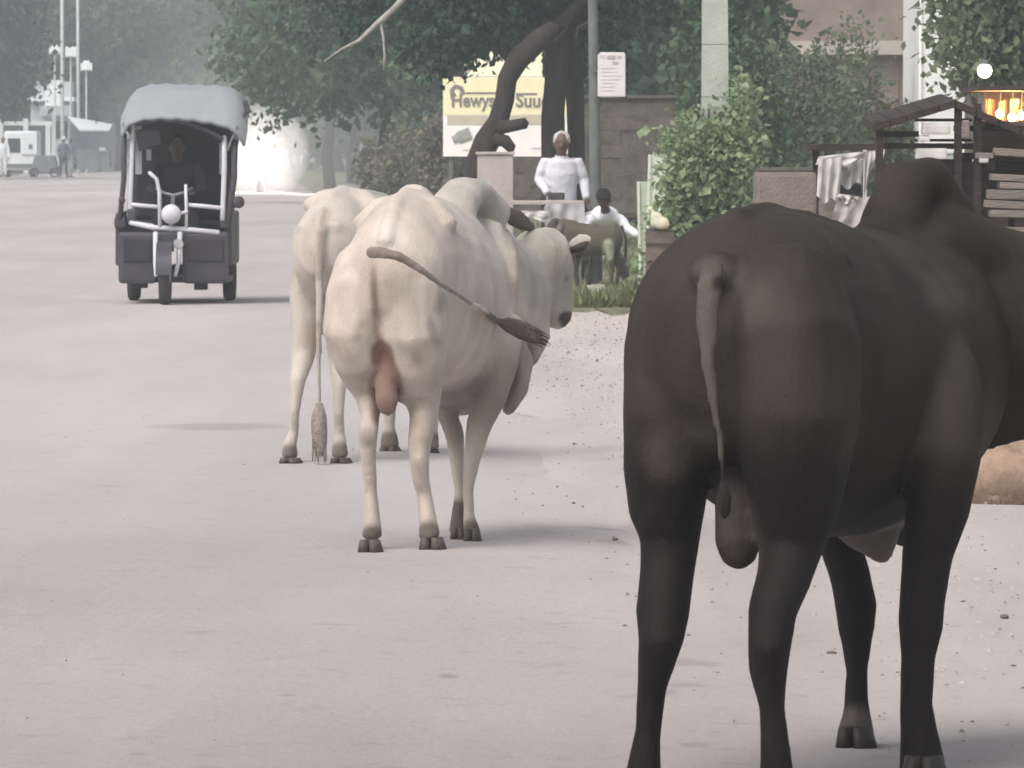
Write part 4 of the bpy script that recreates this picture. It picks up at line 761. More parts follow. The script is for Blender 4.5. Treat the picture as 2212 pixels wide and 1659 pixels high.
# ------------------------------------------------------------------ cattle
M_COATW = mat('white_coat', (.5, .45, .4), attr='coat', var=.15, scale=9.0, bump=.28, bscale=190, rough=.85, sheen=.15, stretch=(1, 1, .35))
M_COATB = mat('black_coat', (.05, .04, .035), attr='coat', var=.25, scale=5, bump=.3, bscale=210, rough=.65, spec=.12, stretch=(1, 1, .3))
M_HOOF = mat('hoof_horn', (.085, .07, .062), rough=.6, var=.25, scale=30)
M_HOOFB = mat('hoof_black', (.03, .024, .022), rough=.55, var=.25, scale=30)
M_HORN = mat('horn', (.12, .10, .09), rough=.5, var=.3, scale=20)
class Beast:
    def __init__(s, name, label, ox, oy, th, group=None, cat='bull'):
        s.o = Vector((ox, oy, 0)); s.th = R(th); s.r = Vector((math.cos(s.th), -math.sin(s.th), 0)); s.f = Vector((math.sin(s.th), math.cos(s.th), 0)); s.t = thing(name, (ox, oy, 0), label, cat, group); s.mb = MB(); s.paints = []
    def L(s, r, f, z): return s.o + s.r * r + s.f * f + Vector((0, 0, z))
    def trunk(s, rings, n=28, power=2.25, roof=.16):
        """rings: (f, r offset, half width, z top, z bottom)"""
        vs = []; N = len(rings)
        for f, ro, hw, zt, zb in rings:
            zc = (zt + zb) / 2; hh = (zt - zb) / 2
            for k in range(n):
                a = 2 * math.pi * k / n; c, q = math.cos(a), math.sin(a); e = 2 / power
                x = math.copysign(abs(c) ** e, c) * hw; z = math.copysign(abs(q) ** e, q)
                if z > 0: x *= 1 - roof * z * z            # narrower towards the spine
                vs.append(s.L(ro + x, f, zc + z * hh))
        fs = [(i * n + k, i * n + (k + 1) % n, (i + 1) * n + (k + 1) % n, (i + 1) * n + k) for i in range(N - 1) for k in range(n)]
        b = len(vs)
        for ring, (f, ro, hw, zt, zb), sg in ((0, rings[0], -1), (N - 1, rings[-1], 1)):
            vs.append(s.L(ro, f + sg * .03, (zt + zb) / 2)); c = len(vs) - 1
            for k in range(n): fs.append((c, ring * n + k, ring * n + (k + 1) % n) if sg > 0 else (c, ring * n + (k + 1) % n, ring * n + k))
        s.mb.add(vs, fs)
    def leg(s, pl, D, dD=None, deep=1.0, n=16):
        """pl: (px, py, half width px); dD: depth offsets"""
        pts = []; rs = []
        for i, (a, b, h) in enumerate(pl): d = D + (dD[i] if dD else 0); pts.append(W(a, b, d)); rs.append(h * d / F * 1.03 + .0035)
        s.mb.tube(pts, rs, [q * deep for q in rs], up=(0, 1, 0), n=n); return pts
    def hoof(s, px, py, hw, m, h=.055, D=None):
        D = D or GD(py); b = W(px, py, D); b.z = 0.0; rw = hw * D / F
        for k in (-1, 1):
            mb = MB(); c = b + s.r * k * rw * .48
            bot = [c + s.r * rw * .54 * math.cos(a) + s.f * (rw * 1.15 * math.sin(a) + rw * .25) + Vector((0, 0, .004)) for a in [2 * math.pi * i / 12 for i in range(12)]]
            top = [c - s.r * k * rw * .12 + s.r * rw * .42 * math.cos(a) + s.f * (rw * .8 * math.sin(a)) + Vector((0, 0, h)) for a in [2 * math.pi * i / 12 for i in range(12)]]
            mb.add(bot + top, [(i, (i + 1) % 12, 12 + (i + 1) % 12, 12 + i) for i in range(12)] + [tuple(range(11, -1, -1)), tuple(range(12, 24))]); mb.build('hoof', m, s.t, smooth=True)
        return b
def horn(t, pts, rs, m): mb = MB(); mb.tube(pts, rs, n=10); return mb.build('horn', m, t, smooth=True)
def ear(t, a, b, w, m, nrm=(0, -1, 0)):
    """a leaf-shaped cupped ear from a to b"""
    a, b = Vector(a), Vector(b); d = b - a; mb = MB(); mb.tube([a, a + d * .25, a + d * .6, a + d * .88, b], [w * .35, w * .8, w, w * .6, w * .12], [w * .3, w * .32, w * .22, w * .12, w * .05], up=nrm, n=12); return mb.build('ear', m, t, smooth=True)

# ---- black bull, nearest
B = Beast('black_bull', 'large black humped bull nearest the camera at right, seen from behind', .505, 15.75, 21)
B.trunk([(-.19, 0, .13, 1.15, .86), (-.14, 0, .20, 1.21, .78), (-.06, 0, .25, 1.272, .72), (.06, .0, .27, 1.298, .66), (.2, .0, .285, 1.302, .60), (.4, .01, .305, 1.275, .555), (.6, .01, .318, 1.255, .535), (.8, .01, .318, 1.25, .54), (.98, .01, .295, 1.25, .57), (1.12, .03, .255, 1.24, .62), (1.26, .05, .20, 1.20, .68)])
B.mb.tube([B.L(0, -.17, 1.13), B.L(0, -.02, 1.272), B.L(0, .2, 1.285), B.L(0, .7, 1.235)], [.035, .035, .032, .03], n=10)
for k in (-1, 1): B.mb.tube([B.L(0, .18, 1.25), B.L(k * .11, .15, 1.225), B.L(k * .19, .13, 1.165)], [.05, .05, .045], n=10)
# hump
B.mb.tube([B.L(.03, .96, 1.16), B.L(.04, 1.0, 1.26), B.L(.05, 1.05, 1.345), B.L(.07, 1.13, 1.35), B.L(.09, 1.22, 1.26), B.L(.10, 1.32, 1.13)], [.085, .075, .066, .064, .08, .10], [.10, .09, .07, .07, .09, .11], n=16)
B.mb.tube([B.L(.04, 1.0, 1.14), B.L(.09, 1.14, 1.20), B.L(.17, 1.28, 1.14), B.L(.30, 1.40, 1.10)], [.12, .115, .11, .10], [.12, .12, .12, .11], n=14)
# neck swinging to the right, head low beyond the frame
B.mb.tube([B.L(.02, 1.10, 1.02), B.L(.14, 1.28, 1.02), B.L(.30, 1.40, 1.02), B.L(.46, 1.46, 1.03)], [.17, .165, .15, .13], [.25, .21, .18, .15], n=18)
B.mb.tube([B.L(.42, 1.38, 1.10), B.L(.55, 1.44, 1.02), B.L(.66, 1.48, .88), B.L(.72, 1.50, .74), B.L(.73, 1.51, .68)], [.11, .12, .095, .075, .06], [.12, .13, .10, .075, .055], up=B.f, n=16)
B.mb.tube([B.L(.10, 1.26, .82), B.L(.28, 1.36, .86), B.L(.44, 1.42, .90)], [.035, .03, .028], [.13, .12, .08], n=12)
B.mb.tube([B.L(.03, .95, .66), B.L(.04, 1.12, .62), B.L(.06, 1.24, .70)], [.05, .045, .04], [.14, .15, .14], n=12)
# haunch masses
B.leg([(1490, 620, 100), (1462, 760, 110), (1450, 900, 100), (1442, 1010, 90), (1440, 1110, 78), (1447, 1169, 60), (1441, 1236, 55), (1431, 1322, 54), (1427, 1385, 44), (1409, 1481, 29), (1400, 1578, 25), (1392, 1650, 33), (1388, 1705, 40)], 15.72, [.14, .06, .04, .06, .08, .08, .06, 0, -.04, -.01, .01, .02, .03], 1.3)
B.leg([(1690, 620, 125), (1718, 760, 140), (1722, 900, 130), (1718, 1010, 112), (1716, 1110, 88), (1707, 1190, 64), (1694, 1245, 56), (1668, 1322, 48), (1662, 1394, 43), (1660, 1450, 38), (1668, 1527, 25), (1675, 1640, 29), (1680, 1712, 40)], 15.50, [.18, .08, .06, .08, .1, .1, .06, -.02, -.04, -.01, 0, .02, .03], 1.3)
B.leg([(1815, 950, 70), (1800, 1080, 52), (1816, 1180, 43), (1838, 1250, 42), (1850, 1310, 42), (1850, 1370, 33), (1850, 1450, 21), (1850, 1530, 24), (1848, 1580, 36), (1847, 1606, 40)], 16.85, None, 1.1)
B.leg([(2020, 700, 50), (2036, 820, 76), (2042, 900, 82), (2037, 1000, 76), (2026, 1100, 65), (2003, 1200, 51), (1992, 1300, 47), (1990, 1350, 46), (1983, 1420, 34), (1979, 1520, 31), (1985, 1590, 38), (1991, 1650, 46), (1994, 1672, 48)], 16.05, [.3, .16, .06, 0, 0, 0, 0, 0, 0, 0, 0, 0, 0], 1.15)
# scrotum and sheath skin, brisket fold
sc = [W(1585, 1040, 15.72), W(1588, 1110, 15.70), W(1594, 1170, 15.69), W(1596, 1215, 15.69)]; B.mb.tube(sc, [.046, .046, .054, .038], n=12)
fold = [W(1800, 1120, 16.5), W(1850, 1150, 16.5), W(1905, 1185, 16.48), W(1925, 1140, 16.45), W(1960, 1060, 16.4)]; B.mb.tube(fold, [.02, .028, .03, .022, .012], [.035, .045, .045, .03, .02], n=10)
B.mb.tube([W(1905, 1120, 16.48), W(1908, 1175, 16.48), W(1912, 1215, 16.48)], [.05, .036, .012], [.03, .02, .01], up=(0, 1, 0), n=12)
# tail
tl = [W(1540, 570, 15.50), W(1534, 620, 15.44), W(1528, 700, 15.43), W(1531, 780, 15.42), W(1541, 870, 15.42), W(1556, 960, 15.42), W(1563, 1050, 15.43)]
B.mb.tube(tl, [.030, .033, .027, .019, .014, .010, .009], [.02, .018, .016, .014, .012, .010, .009], up=(0, 1, 0), n=12); B.mb.ball(W(1545, 590, 15.58), (.06, .05, .05))
GRY = (.088, .076, .066)
B.paints = [(tl[1:6], .026, .02, GRY), ([W(1490, 640, 15.5), W(1500, 590, 15.5), W(1545, 575, 15.5), W(1585, 600, 15.5)], .008, .03, (.075, .066, .056)), ([W(1552, 612, 15.45)], .010, .014, (.02, .016, .014)),
            (sc[1:], .045, .04, (.048, .039, .036)), (fold, .03, .03, (.13, .115, .108)), ([fold[-1], W(1985, 980, 16.38), W(2005, 900, 16.37), W(2015, 820, 16.36)], .007, .02, (.085, .08, .08)), ([W(1908, 1130, 16.48), W(1910, 1210, 16.48)], .05, .03, (.13, .112, .108)),
            ([W(1847, 1562, 16.85)], .03, .03, (.09, .075, .07))]
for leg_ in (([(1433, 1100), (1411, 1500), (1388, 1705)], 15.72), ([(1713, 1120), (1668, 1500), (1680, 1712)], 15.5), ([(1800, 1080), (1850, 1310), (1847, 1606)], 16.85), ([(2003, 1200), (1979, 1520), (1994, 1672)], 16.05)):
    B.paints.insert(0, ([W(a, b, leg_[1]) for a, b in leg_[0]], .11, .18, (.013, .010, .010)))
for i in range(26): B.paints.append(([B.L(random.uniform(-.3, .32), random.uniform(-.2, .9), random.uniform(.75, 1.3))], random.uniform(.01, .04), .07, random.choice([(.055, .047, .040), (.024, .020, .017), (.065, .056, .047)])))
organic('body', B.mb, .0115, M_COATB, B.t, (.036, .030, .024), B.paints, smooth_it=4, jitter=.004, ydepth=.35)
for a in ((1386, 1735, 50), (1681, 1738, 52), (1847, 1625, 44), (1995, 1690, 50)): B.hoof(*a, M_HOOFB, h=.06)
mb = MB(); mb.tube([W(1563, 1040, 15.43), W(1566, 1075, 15.42), W(1566, 1108, 15.42), W(1565, 1120, 15.42)], [.009, .014, .012, .003], n=8); mb.build('tail_tuft', mat('black_hair', (.015, .012, .012), bump=.8, bscale=120, stretch=(1, 1, .2)), B.t, smooth=True)
for k in (-1, 1):
    h0 = B.L(.46 - k * .01, 1.42 + k * .10, 1.15); horn(B.t, [h0, h0 + B.f * k * .08 + Vector((0, 0, .06)), h0 + B.f * k * .11 + Vector((0, 0, .15)), h0 + B.f * k * .08 + Vector((0, 0, .22))], [.028, .024, .016, .004], M_HORN)
    ear(B.t, B.L(.48, 1.42 + k * .10, 1.08), B.L(.47, 1.43 + k * .28, 1.05), .05, M_COATB if False else M_HOOFB, nrm=(0, 0, 1))
for k in (-1, 1): mb = MB(); mb.ball(B.L(.585, 1.455 + k * .098, .98), .017); mb.build('eye', mat('eye_black', (.01, .008, .008), rough=.1, spec=.6), B.t, smooth=True)

# ---- white bull in front
A = Beast('white_bull', 'white humped bull with its tail swung over its right flank, in front', -.405, 24.95, 14, 'white cattle standing on the road')
A.trunk([(-.18, 0, .09, 1.07, .86), (-.13, 0, .15, 1.14, .80), (-.05, 0, .185, 1.215, .74), (.05, 0, .205, 1.258, .68), (.16, .005, .22, 1.280, .62), (.35, .01, .235, 1.262, .58), (.6, .0, .242, 1.235, .545), (.8, -.02, .236, 1.22, .475), (.98, -.03, .21, 1.21, .445), (1.12, .0, .18, 1.18, .46), (1.22, .0, .12, 1.12, .58)], roof=.30)
for X_, z_ in ((A, 0),):
    X_.mb.tube([X_.L(0, -.17, 1.09), X_.L(0, -.02, 1.225), X_.L(0, .15, 1.262), X_.L(0, .6, 1.222)], [.03, .032, .03, .026], n=10)
    for k in (-1, 1): X_.mb.tube([X_.L(0, .16, 1.225), X_.L(k * .10, .13, 1.205), X_.L(k * .165, .10, 1.145)], [.05, .048, .038], n=10); X_.mb.tube([X_.L(k * .02, -.08, 1.11), X_.L(k * .075, -.13, 1.035)], [.045, .036], n=10)
    for k in (-1, 1):
        for i in range(7): f_ = .45 + i * .085; X_.mb.tube([X_.L(k * .175 - .01, f_ + .02, 1.04), X_.L(k * (.228 - .02 * abs(i - 3) / 3) - .01, f_ - .01, .86), X_.L(k * .205 - .01, f_ - .05, .68)], [.010, .014, .010], n=6)
A.mb.tube([A.L(0, .70, 1.15), A.L(0, .82, 1.22), A.L(0, .93, 1.255), A.L(.01, 1.02, 1.25), A.L(.04, 1.14, 1.17)], [.10, .09, .085, .085, .10], [.08, .07, .065, .07, .09], n=14)
nk = [W(1035, 600, 25.8), W(1080, 630, 26.0), W(1122, 640, 26.15), W(1152, 615, 26.3)]; A.mb.tube(nk, [.15, .13, .11, .09], [.23, .22, .19, .12], n=16)
A.mb.tube([W(1150, 548, 26.2), W(1168, 545, 26.25), W(1180, 590, 26.3), W(1192, 645, 26.32), W(1203, 682, 26.32), W(1208, 700, 26.32)], [.09, .112, .106, .085, .062, .046], [.10, .12, .115, .085, .06, .045], up=(0, 1, 0), n=16)
A.mb.tube([W(1100, 740, 26.0), W(1128, 780, 25.95), W(1122, 840, 25.9), W(1098, 885, 25.85)], [.06, .045, .035, .025], [.10, .09, .07, .05], up=(0, 1, 0), n=12)
A.mb.tube([W(1150, 660, 26.2), W(1160, 730, 26.2), W(1150, 780, 26.1)], [.07, .05, .02], [.08, .06, .03], up=(0, 1, 0), n=12)
A.leg([(780, 570, 52), (768, 640, 62), (765, 715, 64), (780, 775, 58), (792, 825, 43), (799, 862, 27), (800, 905, 16.5), (795, 942, 19), (796, 990, 14), (801, 1060, 12), (804, 1120, 16), (803, 1160, 20)], 24.95, [.06, -.02, -.03, .0, .04, .03, -.02, -.05, -.03, 0, 0, 0], 1.4)
A.leg([(880, 580, 70), (890, 650, 78), (893, 721, 77), (898, 778, 62), (906, 831, 48), (912, 857, 40), (915, 901, 27), (907, 955, 24), (906, 990, 20), (909, 1033, 17), (916, 1065, 14), (924, 1130, 17), (927, 1160, 22)], 24.95, [.06, -.02, -.03, .0, .05, .06, .04, -.04, -.05, -.02, 0, 0, 0], 1.4)
A.leg([(965, 820, 30), (968, 900, 21), (983, 945, 18), (987, 1004, 13.5), (993, 1062, 9), (988, 1120, 13), (988, 1150, 17)], 25.75, None, 1.1)
A.leg([(1090, 700, 40), (1082, 780, 36), (1062, 857, 31), (1036, 915, 26), (1020, 989, 16.5), (1012, 1055, 10), (1012, 1110, 10), (1017, 1140, 15), (1019, 1155, 17)], 25.55, [.1, 0, 0, 0, 0, 0, 0, 0, 0], 1.15)
scA = [W(826, 760, 24.88), W(832, 820, 24.86), W(836, 865, 24.85), W(836, 892, 24.85)]; A.mb.tube(scA, [.022, .034, .044, .028], n=12); A.mb.tube([W(845, 820, 24.95), W(858, 845, 24.95), W(866, 868, 25.0)], [.02, .022, .014], n=10)
crease = [W(803, 556, 24.72), W(808, 640, 24.75), W(814, 710, 24.78), W(826, 765, 24.8), W(846, 815, 24.85)]
tail = [W(800, 545, 24.68), W(822, 543, 24.62), W(860, 552, 24.60), W(905, 580, 24.62), W(960, 618, 24.7), W(1015, 652, 24.92), W(1060, 680, 25.2), W(1085, 700, 25.35)]
A.mb.tube(tail, [.024, .022, .019, .016, .0135, .012, .011, .010], n=12)
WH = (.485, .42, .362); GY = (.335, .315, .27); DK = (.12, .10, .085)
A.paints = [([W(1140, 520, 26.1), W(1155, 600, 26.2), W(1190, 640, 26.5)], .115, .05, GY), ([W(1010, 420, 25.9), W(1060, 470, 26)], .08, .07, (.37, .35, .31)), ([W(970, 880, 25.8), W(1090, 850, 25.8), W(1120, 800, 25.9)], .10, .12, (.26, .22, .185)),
            ([W(1222, 688, 26.3), W(1228, 698, 26.3)], .022, .016, (.055, .045, .04)), ([W(1222, 600, 26.25)], .006, .012, (.06, .05, .045)), ([W(1092, 490, 25.85), W(1102, 560, 25.85)], .008, .02, (.12, .105, .09)),
            (crease, .006, .018, (.20, .14, .11)), (scA[:2], .035, .025, (.17, .10, .075)), (scA[1:], .045, .03, (.20, .13, .105)), (tail[:4], .012, .018, (.20, .16, .135)), (tail[3:6], .008, .014, (.27, .225, .20)), (tail[6:], .01, .02, (.10, .085, .07))]
for pts, D, rad in (([(803, 1165)], 24.9, .035), ([(926, 1160)], 24.9, .04), ([(988, 1100), (988, 1160)], 25.75, .022), ([(1019, 1150)], 25.5, .03), ([(792, 938), (792, 950)], 24.9, .012)): A.paints.append(([W(a, b, D) for a, b in pts], rad, .03, DK if rad > .02 else (.30, .26, .23)))
for i in range(34): A.paints.insert(0, ([A.L(random.uniform(-.25, .27), random.uniform(-.2, 1.0), random.uniform(.35, 1.2))], random.uniform(.005, .04), .08, random.choice([(.42, .36, .31), (.38, .32, .26), (.56, .51, .46)])))
for a_, b_ in ((770, 700), (790, 800), (905, 760), (930, 700), (795, 1000), (905, 1010), (800, 900), (950, 640), (1000, 720), (880, 860)):
    A.paints.append(([W(a_ + random.uniform(-12, 12), b_, 24.8), W(a_ + random.uniform(-12, 12), b_ + random.uniform(10, 60), 24.8)], .004, .03, (.33, .28, .235)))
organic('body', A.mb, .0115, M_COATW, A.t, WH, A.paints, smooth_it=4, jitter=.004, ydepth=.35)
for a in ((799, 1200, 28), (933, 1194, 30), (990, 1172, 19), (1020, 1176, 20)): A.hoof(*a, M_HOOF, h=.055)
mb = MB(); mb.tube([W(1078, 694, 25.33), W(1095, 703, 25.36), W(1120, 712, 25.40), W(1145, 718, 25.42), W(1162, 724, 25.43)], [.012, .022, .030, .024, .005], [.012, .02, .025, .02, .005], up=(0, 1, 0), n=14)
co = MB()
for i in range(110): a = random.uniform(0, 6.28); q = random.uniform(.0, 1); s0 = W(1078 + q * 38, 694 + q * 16, 25.34); sp = random.uniform(.3, 1); co.tube([s0, s0 + Vector((.03, -.01, -.008 + .022 * sp * math.sin(a))), s0 + Vector((.065, .01 * math.cos(a), -.024 + .034 * sp * math.sin(a))), s0 + Vector((.10 + .03 * random.random(), .01 * math.cos(a), -.05 + .026 * sp * math.sin(a)))], [.006, .006, .004, .001], n=4)
mb.v += []; mb.add(co.v, co.f); mb.build('tail_tuft', mat('tuft_brown', (.11, .095, .075), var=.3, scale=30, bump=.8, bscale=120), A.t, smooth=True)
ear(A.t, W(1228, 535, 26.3), W(1276, 514, 26.25), .030, M_COATW if False else mat('ear_pale', (.42, .39, .34), var=.1), nrm=(0, -1, .2)); mb = MB(); mb.tube([W(1236, 541, 26.29), W(1255, 534, 26.25), W(1270, 523, 26.22)], [.014, .018, .006], n=8); mb.build('ear_lining', mat('ear_dark', (.06, .05, .045)), A.t, smooth=True)
ear(A.t, W(1148, 494, 26.2), W(1086, 452, 26.1), .034, mat('ear_brown', (.13, .115, .10)), nrm=(0, -1, 0))
horn(A.t, [W(1150, 505, 26.4), W(1146, 490, 26.42), W(1150, 480, 26.44)], [.02, .015, .006], M_HORN); horn(A.t, [W(1205, 505, 26.4), W(1212, 490, 26.42), W(1210, 480, 26.44)], [.02, .015, .006], M_HORN)
for a, d in ((1206, 26.45), (1140, 26.6)): mb = MB(); mb.ball(W(a + 14, 585, d), .014); mb.build('eye', mat('eye_black', (.01, .008, .008)), A.t, smooth=True)

# ---- white cow behind
Cw = Beast('white_cow', 'white cow standing further back at left, its long tail hanging straight down', -.80, 31.75, 21, 'white cattle standing on the road')
Cw.trunk([(-.20, 0, .09, 1.08, .86), (-.14, 0, .15, 1.15, .80), (-.05, 0, .175, 1.205, .72), (.06, 0, .19, 1.23, .66), (.2, 0, .22, 1.225, .59), (.45, 0, .26, 1.20, .56), (.7, 0, .27, 1.19, .54), (.95, 0, .24, 1.20, .54), (1.1, 0, .19, 1.18, .58), (1.25, 0, .12, 1.12, .66)], roof=.28)
Cw.mb.tube([Cw.L(0, -.18, 1.09), Cw.L(0, -.02, 1.20), Cw.L(0, .15, 1.225), Cw.L(0, .6, 1.19)], [.03, .032, .03, .026], n=10)
for k in (-1, 1): Cw.mb.tube([Cw.L(0, .14, 1.20), Cw.L(k * .10, .12, 1.19), Cw.L(k * .165, .09, 1.15)], [.05, .045, .038], n=10); Cw.mb.tube([Cw.L(k * .02, -.08, 1.12), Cw.L(k * .08, -.17, 1.05)], [.045, .04], n=10)
Cw.mb.ball(W(742, 430, 32.0), (.07, .15, .065))
Cw.mb.tube([Cw.L(0, .85, 1.12), Cw.L(0, .97, 1.19), Cw.L(0, 1.08, 1.15)], [.09, .085, .08], [.07, .07, .07], n=12)
Cw.mb.tube([Cw.L(0, 1.1, .92), Cw.L(.04, 1.3, .92), Cw.L(.08, 1.5, .88)], [.14, .11, .09], [.24, .18, .12], n=14)
Cw.mb.tube([Cw.L(.08, 1.46, .98), Cw.L(.10, 1.6, .86), Cw.L(.11, 1.72, .70), Cw.L(.11, 1.76, .64)], [.085, .09, .06, .045], [.09, .10, .06, .04], up=Cw.f, n=14)
Cw.leg([(672, 530, 32), (664, 620, 36), (660, 700, 32), (654, 770, 24), (643, 826, 15), (637, 886, 9.5), (635, 930, 9), (626, 960, 14), (626, 985, 17)], 31.75, [.15, .1, .1, .08, -.02, -.03, 0, 0, 0], 1.3)
Cw.leg([(740, 530, 36), (744, 620, 40), (742, 700, 38), (738, 770, 28), (733, 835, 14), (732, 890, 10), (733, 930, 10), (733, 960, 14), (735, 985, 17)], 31.75, [.15, .1, .1, .08, -.02, -.03, 0, 0, 0], 1.3)
Cw.leg([(850, 760, 30), (846, 830, 19), (842, 880, 13), (841, 920, 11), (841, 945, 17), (842, 964, 20)], 32.85); Cw.leg([(905, 740, 34), (925, 830, 20), (935, 880, 14), (937, 930, 9), (938, 955, 9), (938, 968, 10)], 32.6)
ct = [W(700, 455, 31.62), W(693, 500, 31.52), W(690, 600, 31.50), W(689, 700, 31.49), W(689, 800, 31.48), W(690, 860, 31.48), W(690, 895, 31.48)]; Cw.mb.tube(ct, [.028, .024, .019, .016, .013, .012, .012], n=10)
Cw.paints = [(ct[:3], .008, .016, (.32, .26, .225)), (ct[3:], .008, .016, (.33, .28, .245)), ([W(706, 480, 31.6), W(707, 600, 31.65), W(702, 680, 31.7)], .004, .016, (.20, .155, .13)), ([W(760, 405, 32), W(860, 415, 32.4)], .04, .05, (.36, .34, .30))]
for a, b, D in ((626, 985, 31.7), (735, 980, 31.7), (842, 962, 32.85), (938, 965, 32.6)): Cw.paints.append(([W(a, b, D)], .05 if D > 32 else .035, .035, (.16, .13, .115)))
for i in range(34): Cw.paints.insert(0, ([Cw.L(random.uniform(-.25, .27), random.uniform(-.2, 1.0), random.uniform(.35, 1.2))], random.uniform(.005, .04), .08, random.choice([(.42, .36, .31), (.38, .32, .26), (.56, .51, .46)])))
organic('body', Cw.mb, .013, M_COATW, Cw.t, (.48, .425, .375), Cw.paints, smooth_it=4, jitter=.004, ydepth=.35)
for a in ((627, 1006, 26), (736, 1006, 25), (842, 980, 24), (938, 985, 11)): Cw.hoof(*a, M_HOOF, h=.035)
mb = MB(); mb.tube([W(690, 872, 31.48), W(689, 900, 31.47), W(690, 935, 31.47), W(694, 962, 31.47), W(696, 984, 31.47)], [.016, .034, .036, .026, .008], n=14)
for i in range(40): a = random.uniform(0, 6.28); s0 = W(690 + 6 * math.cos(a), 890 + random.uniform(0, 50), 31.47); mb.tube([s0, s0 + Vector((.014 * math.cos(a), .014 * math.sin(a), -.06)), s0 + Vector((.02 * math.cos(a), .02 * math.sin(a), -.13))], [.007, .006, .002], n=5)
mb.build('tail_tuft', mat('tuft_grey', (.30, .25, .22), var=.3, scale=30, bump=.8, bscale=120), Cw.t, smooth=True)
for k in (-1, 1): horn(Cw.t, [Cw.L(.08 + k * .06, 1.5, 1.05), Cw.L(.08 + k * .10, 1.5, 1.12), Cw.L(.08 + k * .08, 1.5, 1.2)], [.02, .015, .004], M_HORN); ear(Cw.t, Cw.L(.08 + k * .08, 1.5, .98), Cw.L(.08 + k * .22, 1.48, .95), .035, mat('ear_pale', (.42, .39, .34)), nrm=(0, -1, 0))

# ---- small dark calf
K = Beast('calf', 'small dark brown calf under the bending person in the white shirt', W(1330, 0, 69.2).x, 69.2, -80, cat='calf')
K.trunk([(-.05, 0, .06, .58, .40), (0, 0, .10, .62, .35), (.15, 0, .115, .635, .33), (.32, 0, .12, .65, .32), (.45, 0, .10, .67, .35), (.52, 0, .07, .66, .42)], n=16)
K.mb.tube([K.L(0, .42, .58), K.L(0, .53, .62), K.L(0, .60, .62)], [.07, .06, .05], [.10, .08, .06], n=12); K.mb.tube([K.L(0, .57, .67), K.L(0, .64, .60), K.L(0, .70, .50)], [.05, .055, .035], n=12)
for r_, f_ in ((-.06, .04), (.06, .0), (-.06, .42), (.06, .38)):
    K.mb.tube([K.L(r_, f_ + .02, .46), K.L(r_, f_, .32), K.L(r_, f_ + (.02 if f_ > .2 else -.02), .2), K.L(r_, f_, .04)], [.06, .035, .022, .02], n=10)
organic('body', K.mb, .011, mat('calf_coat', (.07, .055, .04), attr='coat', var=.2, scale=6), K.t, (.075, .065, .045), [([K.L(-.07, .06, .45), K.L(-.07, .06, .34)], .045, .03, (.30, .32, .24))], smooth_it=5)
for r_, f_ in ((-.06, .04), (.06, .0), (-.06, .42), (.06, .38)): mb = MB(); mb.tube([K.L(r_, f_, .005), K.L(r_, f_, .05)], [.028, .022], n=10, flat=True); mb.build('hoof', M_HOOFB, K.t, smooth=True)
mb = MB(); mb.tube([K.L(0, -.06, .62), K.L(0, -.10, .5), K.L(0, -.10, .34), K.L(0, -.10, .26)], [.016, .012, .016, .006], n=8); mb.build('tail', M_HOOFB, K.t, smooth=True)
for k in (-1, 1): ear(K.t, K.L(k * .04, .58, .68), K.L(k * .12, .56, .66), .022, M_HOOFB, nrm=(0, 0, 1))

# ------------------------------------------------------------------ electric rickshaw
DR = 62.6; rx0 = W(376, 0, DR).x; rk = thing('electric_rickshaw', (rx0, DR, 0), 'dark electric rickshaw with a pale grey rounded canopy coming towards the viewer at left', 'rickshaw'); S = F / DR
def q(px, py, dy=0.0): return Vector((rx0 + (px - 376) / S, DR + dy, max(0.0, (655 - py) / S)))
m_rk = mat('rickshaw_blue_black', (.055, .052, .065), rough=.45, var=.2, scale=6, bump=.1); m_fr = mat('rickshaw_white_frame', (.55, .56, .60), rough=.4, var=.08); m_can = mat('grey_canopy', (.27, .29, .305), rough=.9, var=.07, scale=3, bump=.3, bscale=8); m_rub = mat('tyre_rubber', (.05, .048, .05), rough=.9, var=.2); m_sil = mat('dull_silver', (.42, .42, .44), rough=.4, metal=.4, var=.15)
m_seat = mat('dark_upholstery', (.03, .027, .035), rough=.7, var=.2)
# canopy shell: rows front to back
rows = []
prof = [(-.10, 258, 286, 1.0), (-.04, 246, 276, 1.02), (.10, 222, 262, 1.04), (.30, 200, 250, 1.03), (.55, 186, 243, 1.0), (1.2, 181, 240, .98), (1.8, 186, 244, .97)]
vs = []; nx = 22
for dy, yt, ye, wf in prof:
    for i in range(nx + 1):
        u = -1 + 2 * i / nx; hw = 132 * wf; sh_ = 1 - abs(u) ** 6
        y = ye - (ye - yt + 5) * sh_ ** .55 + (10 * u if dy < 0.2 else 4 * u); p = q(396 + hw * u, y, dy)
        if dy <= -.04: p.z -= .06 * (abs(u) ** 2)
        p.z += .006 * math.sin(i * 2.1 + dy * 5); vs.append(p)
nr = len(prof); fs = [(j * (nx + 1) + i, j * (nx + 1) + i + 1, (j + 1) * (nx + 1) + i + 1, (j + 1) * (nx + 1) + i) for j in range(nr - 1) for i in range(nx)]
mb = MB(); mb.add(vs, fs); mb.add([v - Vector((0, -.0, .02)) for v in vs], [f[::-1] for f in fs]); cn = mb.build('canopy', m_can, rk, smooth=True)
mb = MB(); mb.tube([vs[i] for i in range(nx + 1)], .014, n=8); mb.build('canopy_hem', mat('canopy_hem', (.2, .22, .24)), cn, smooth=True)
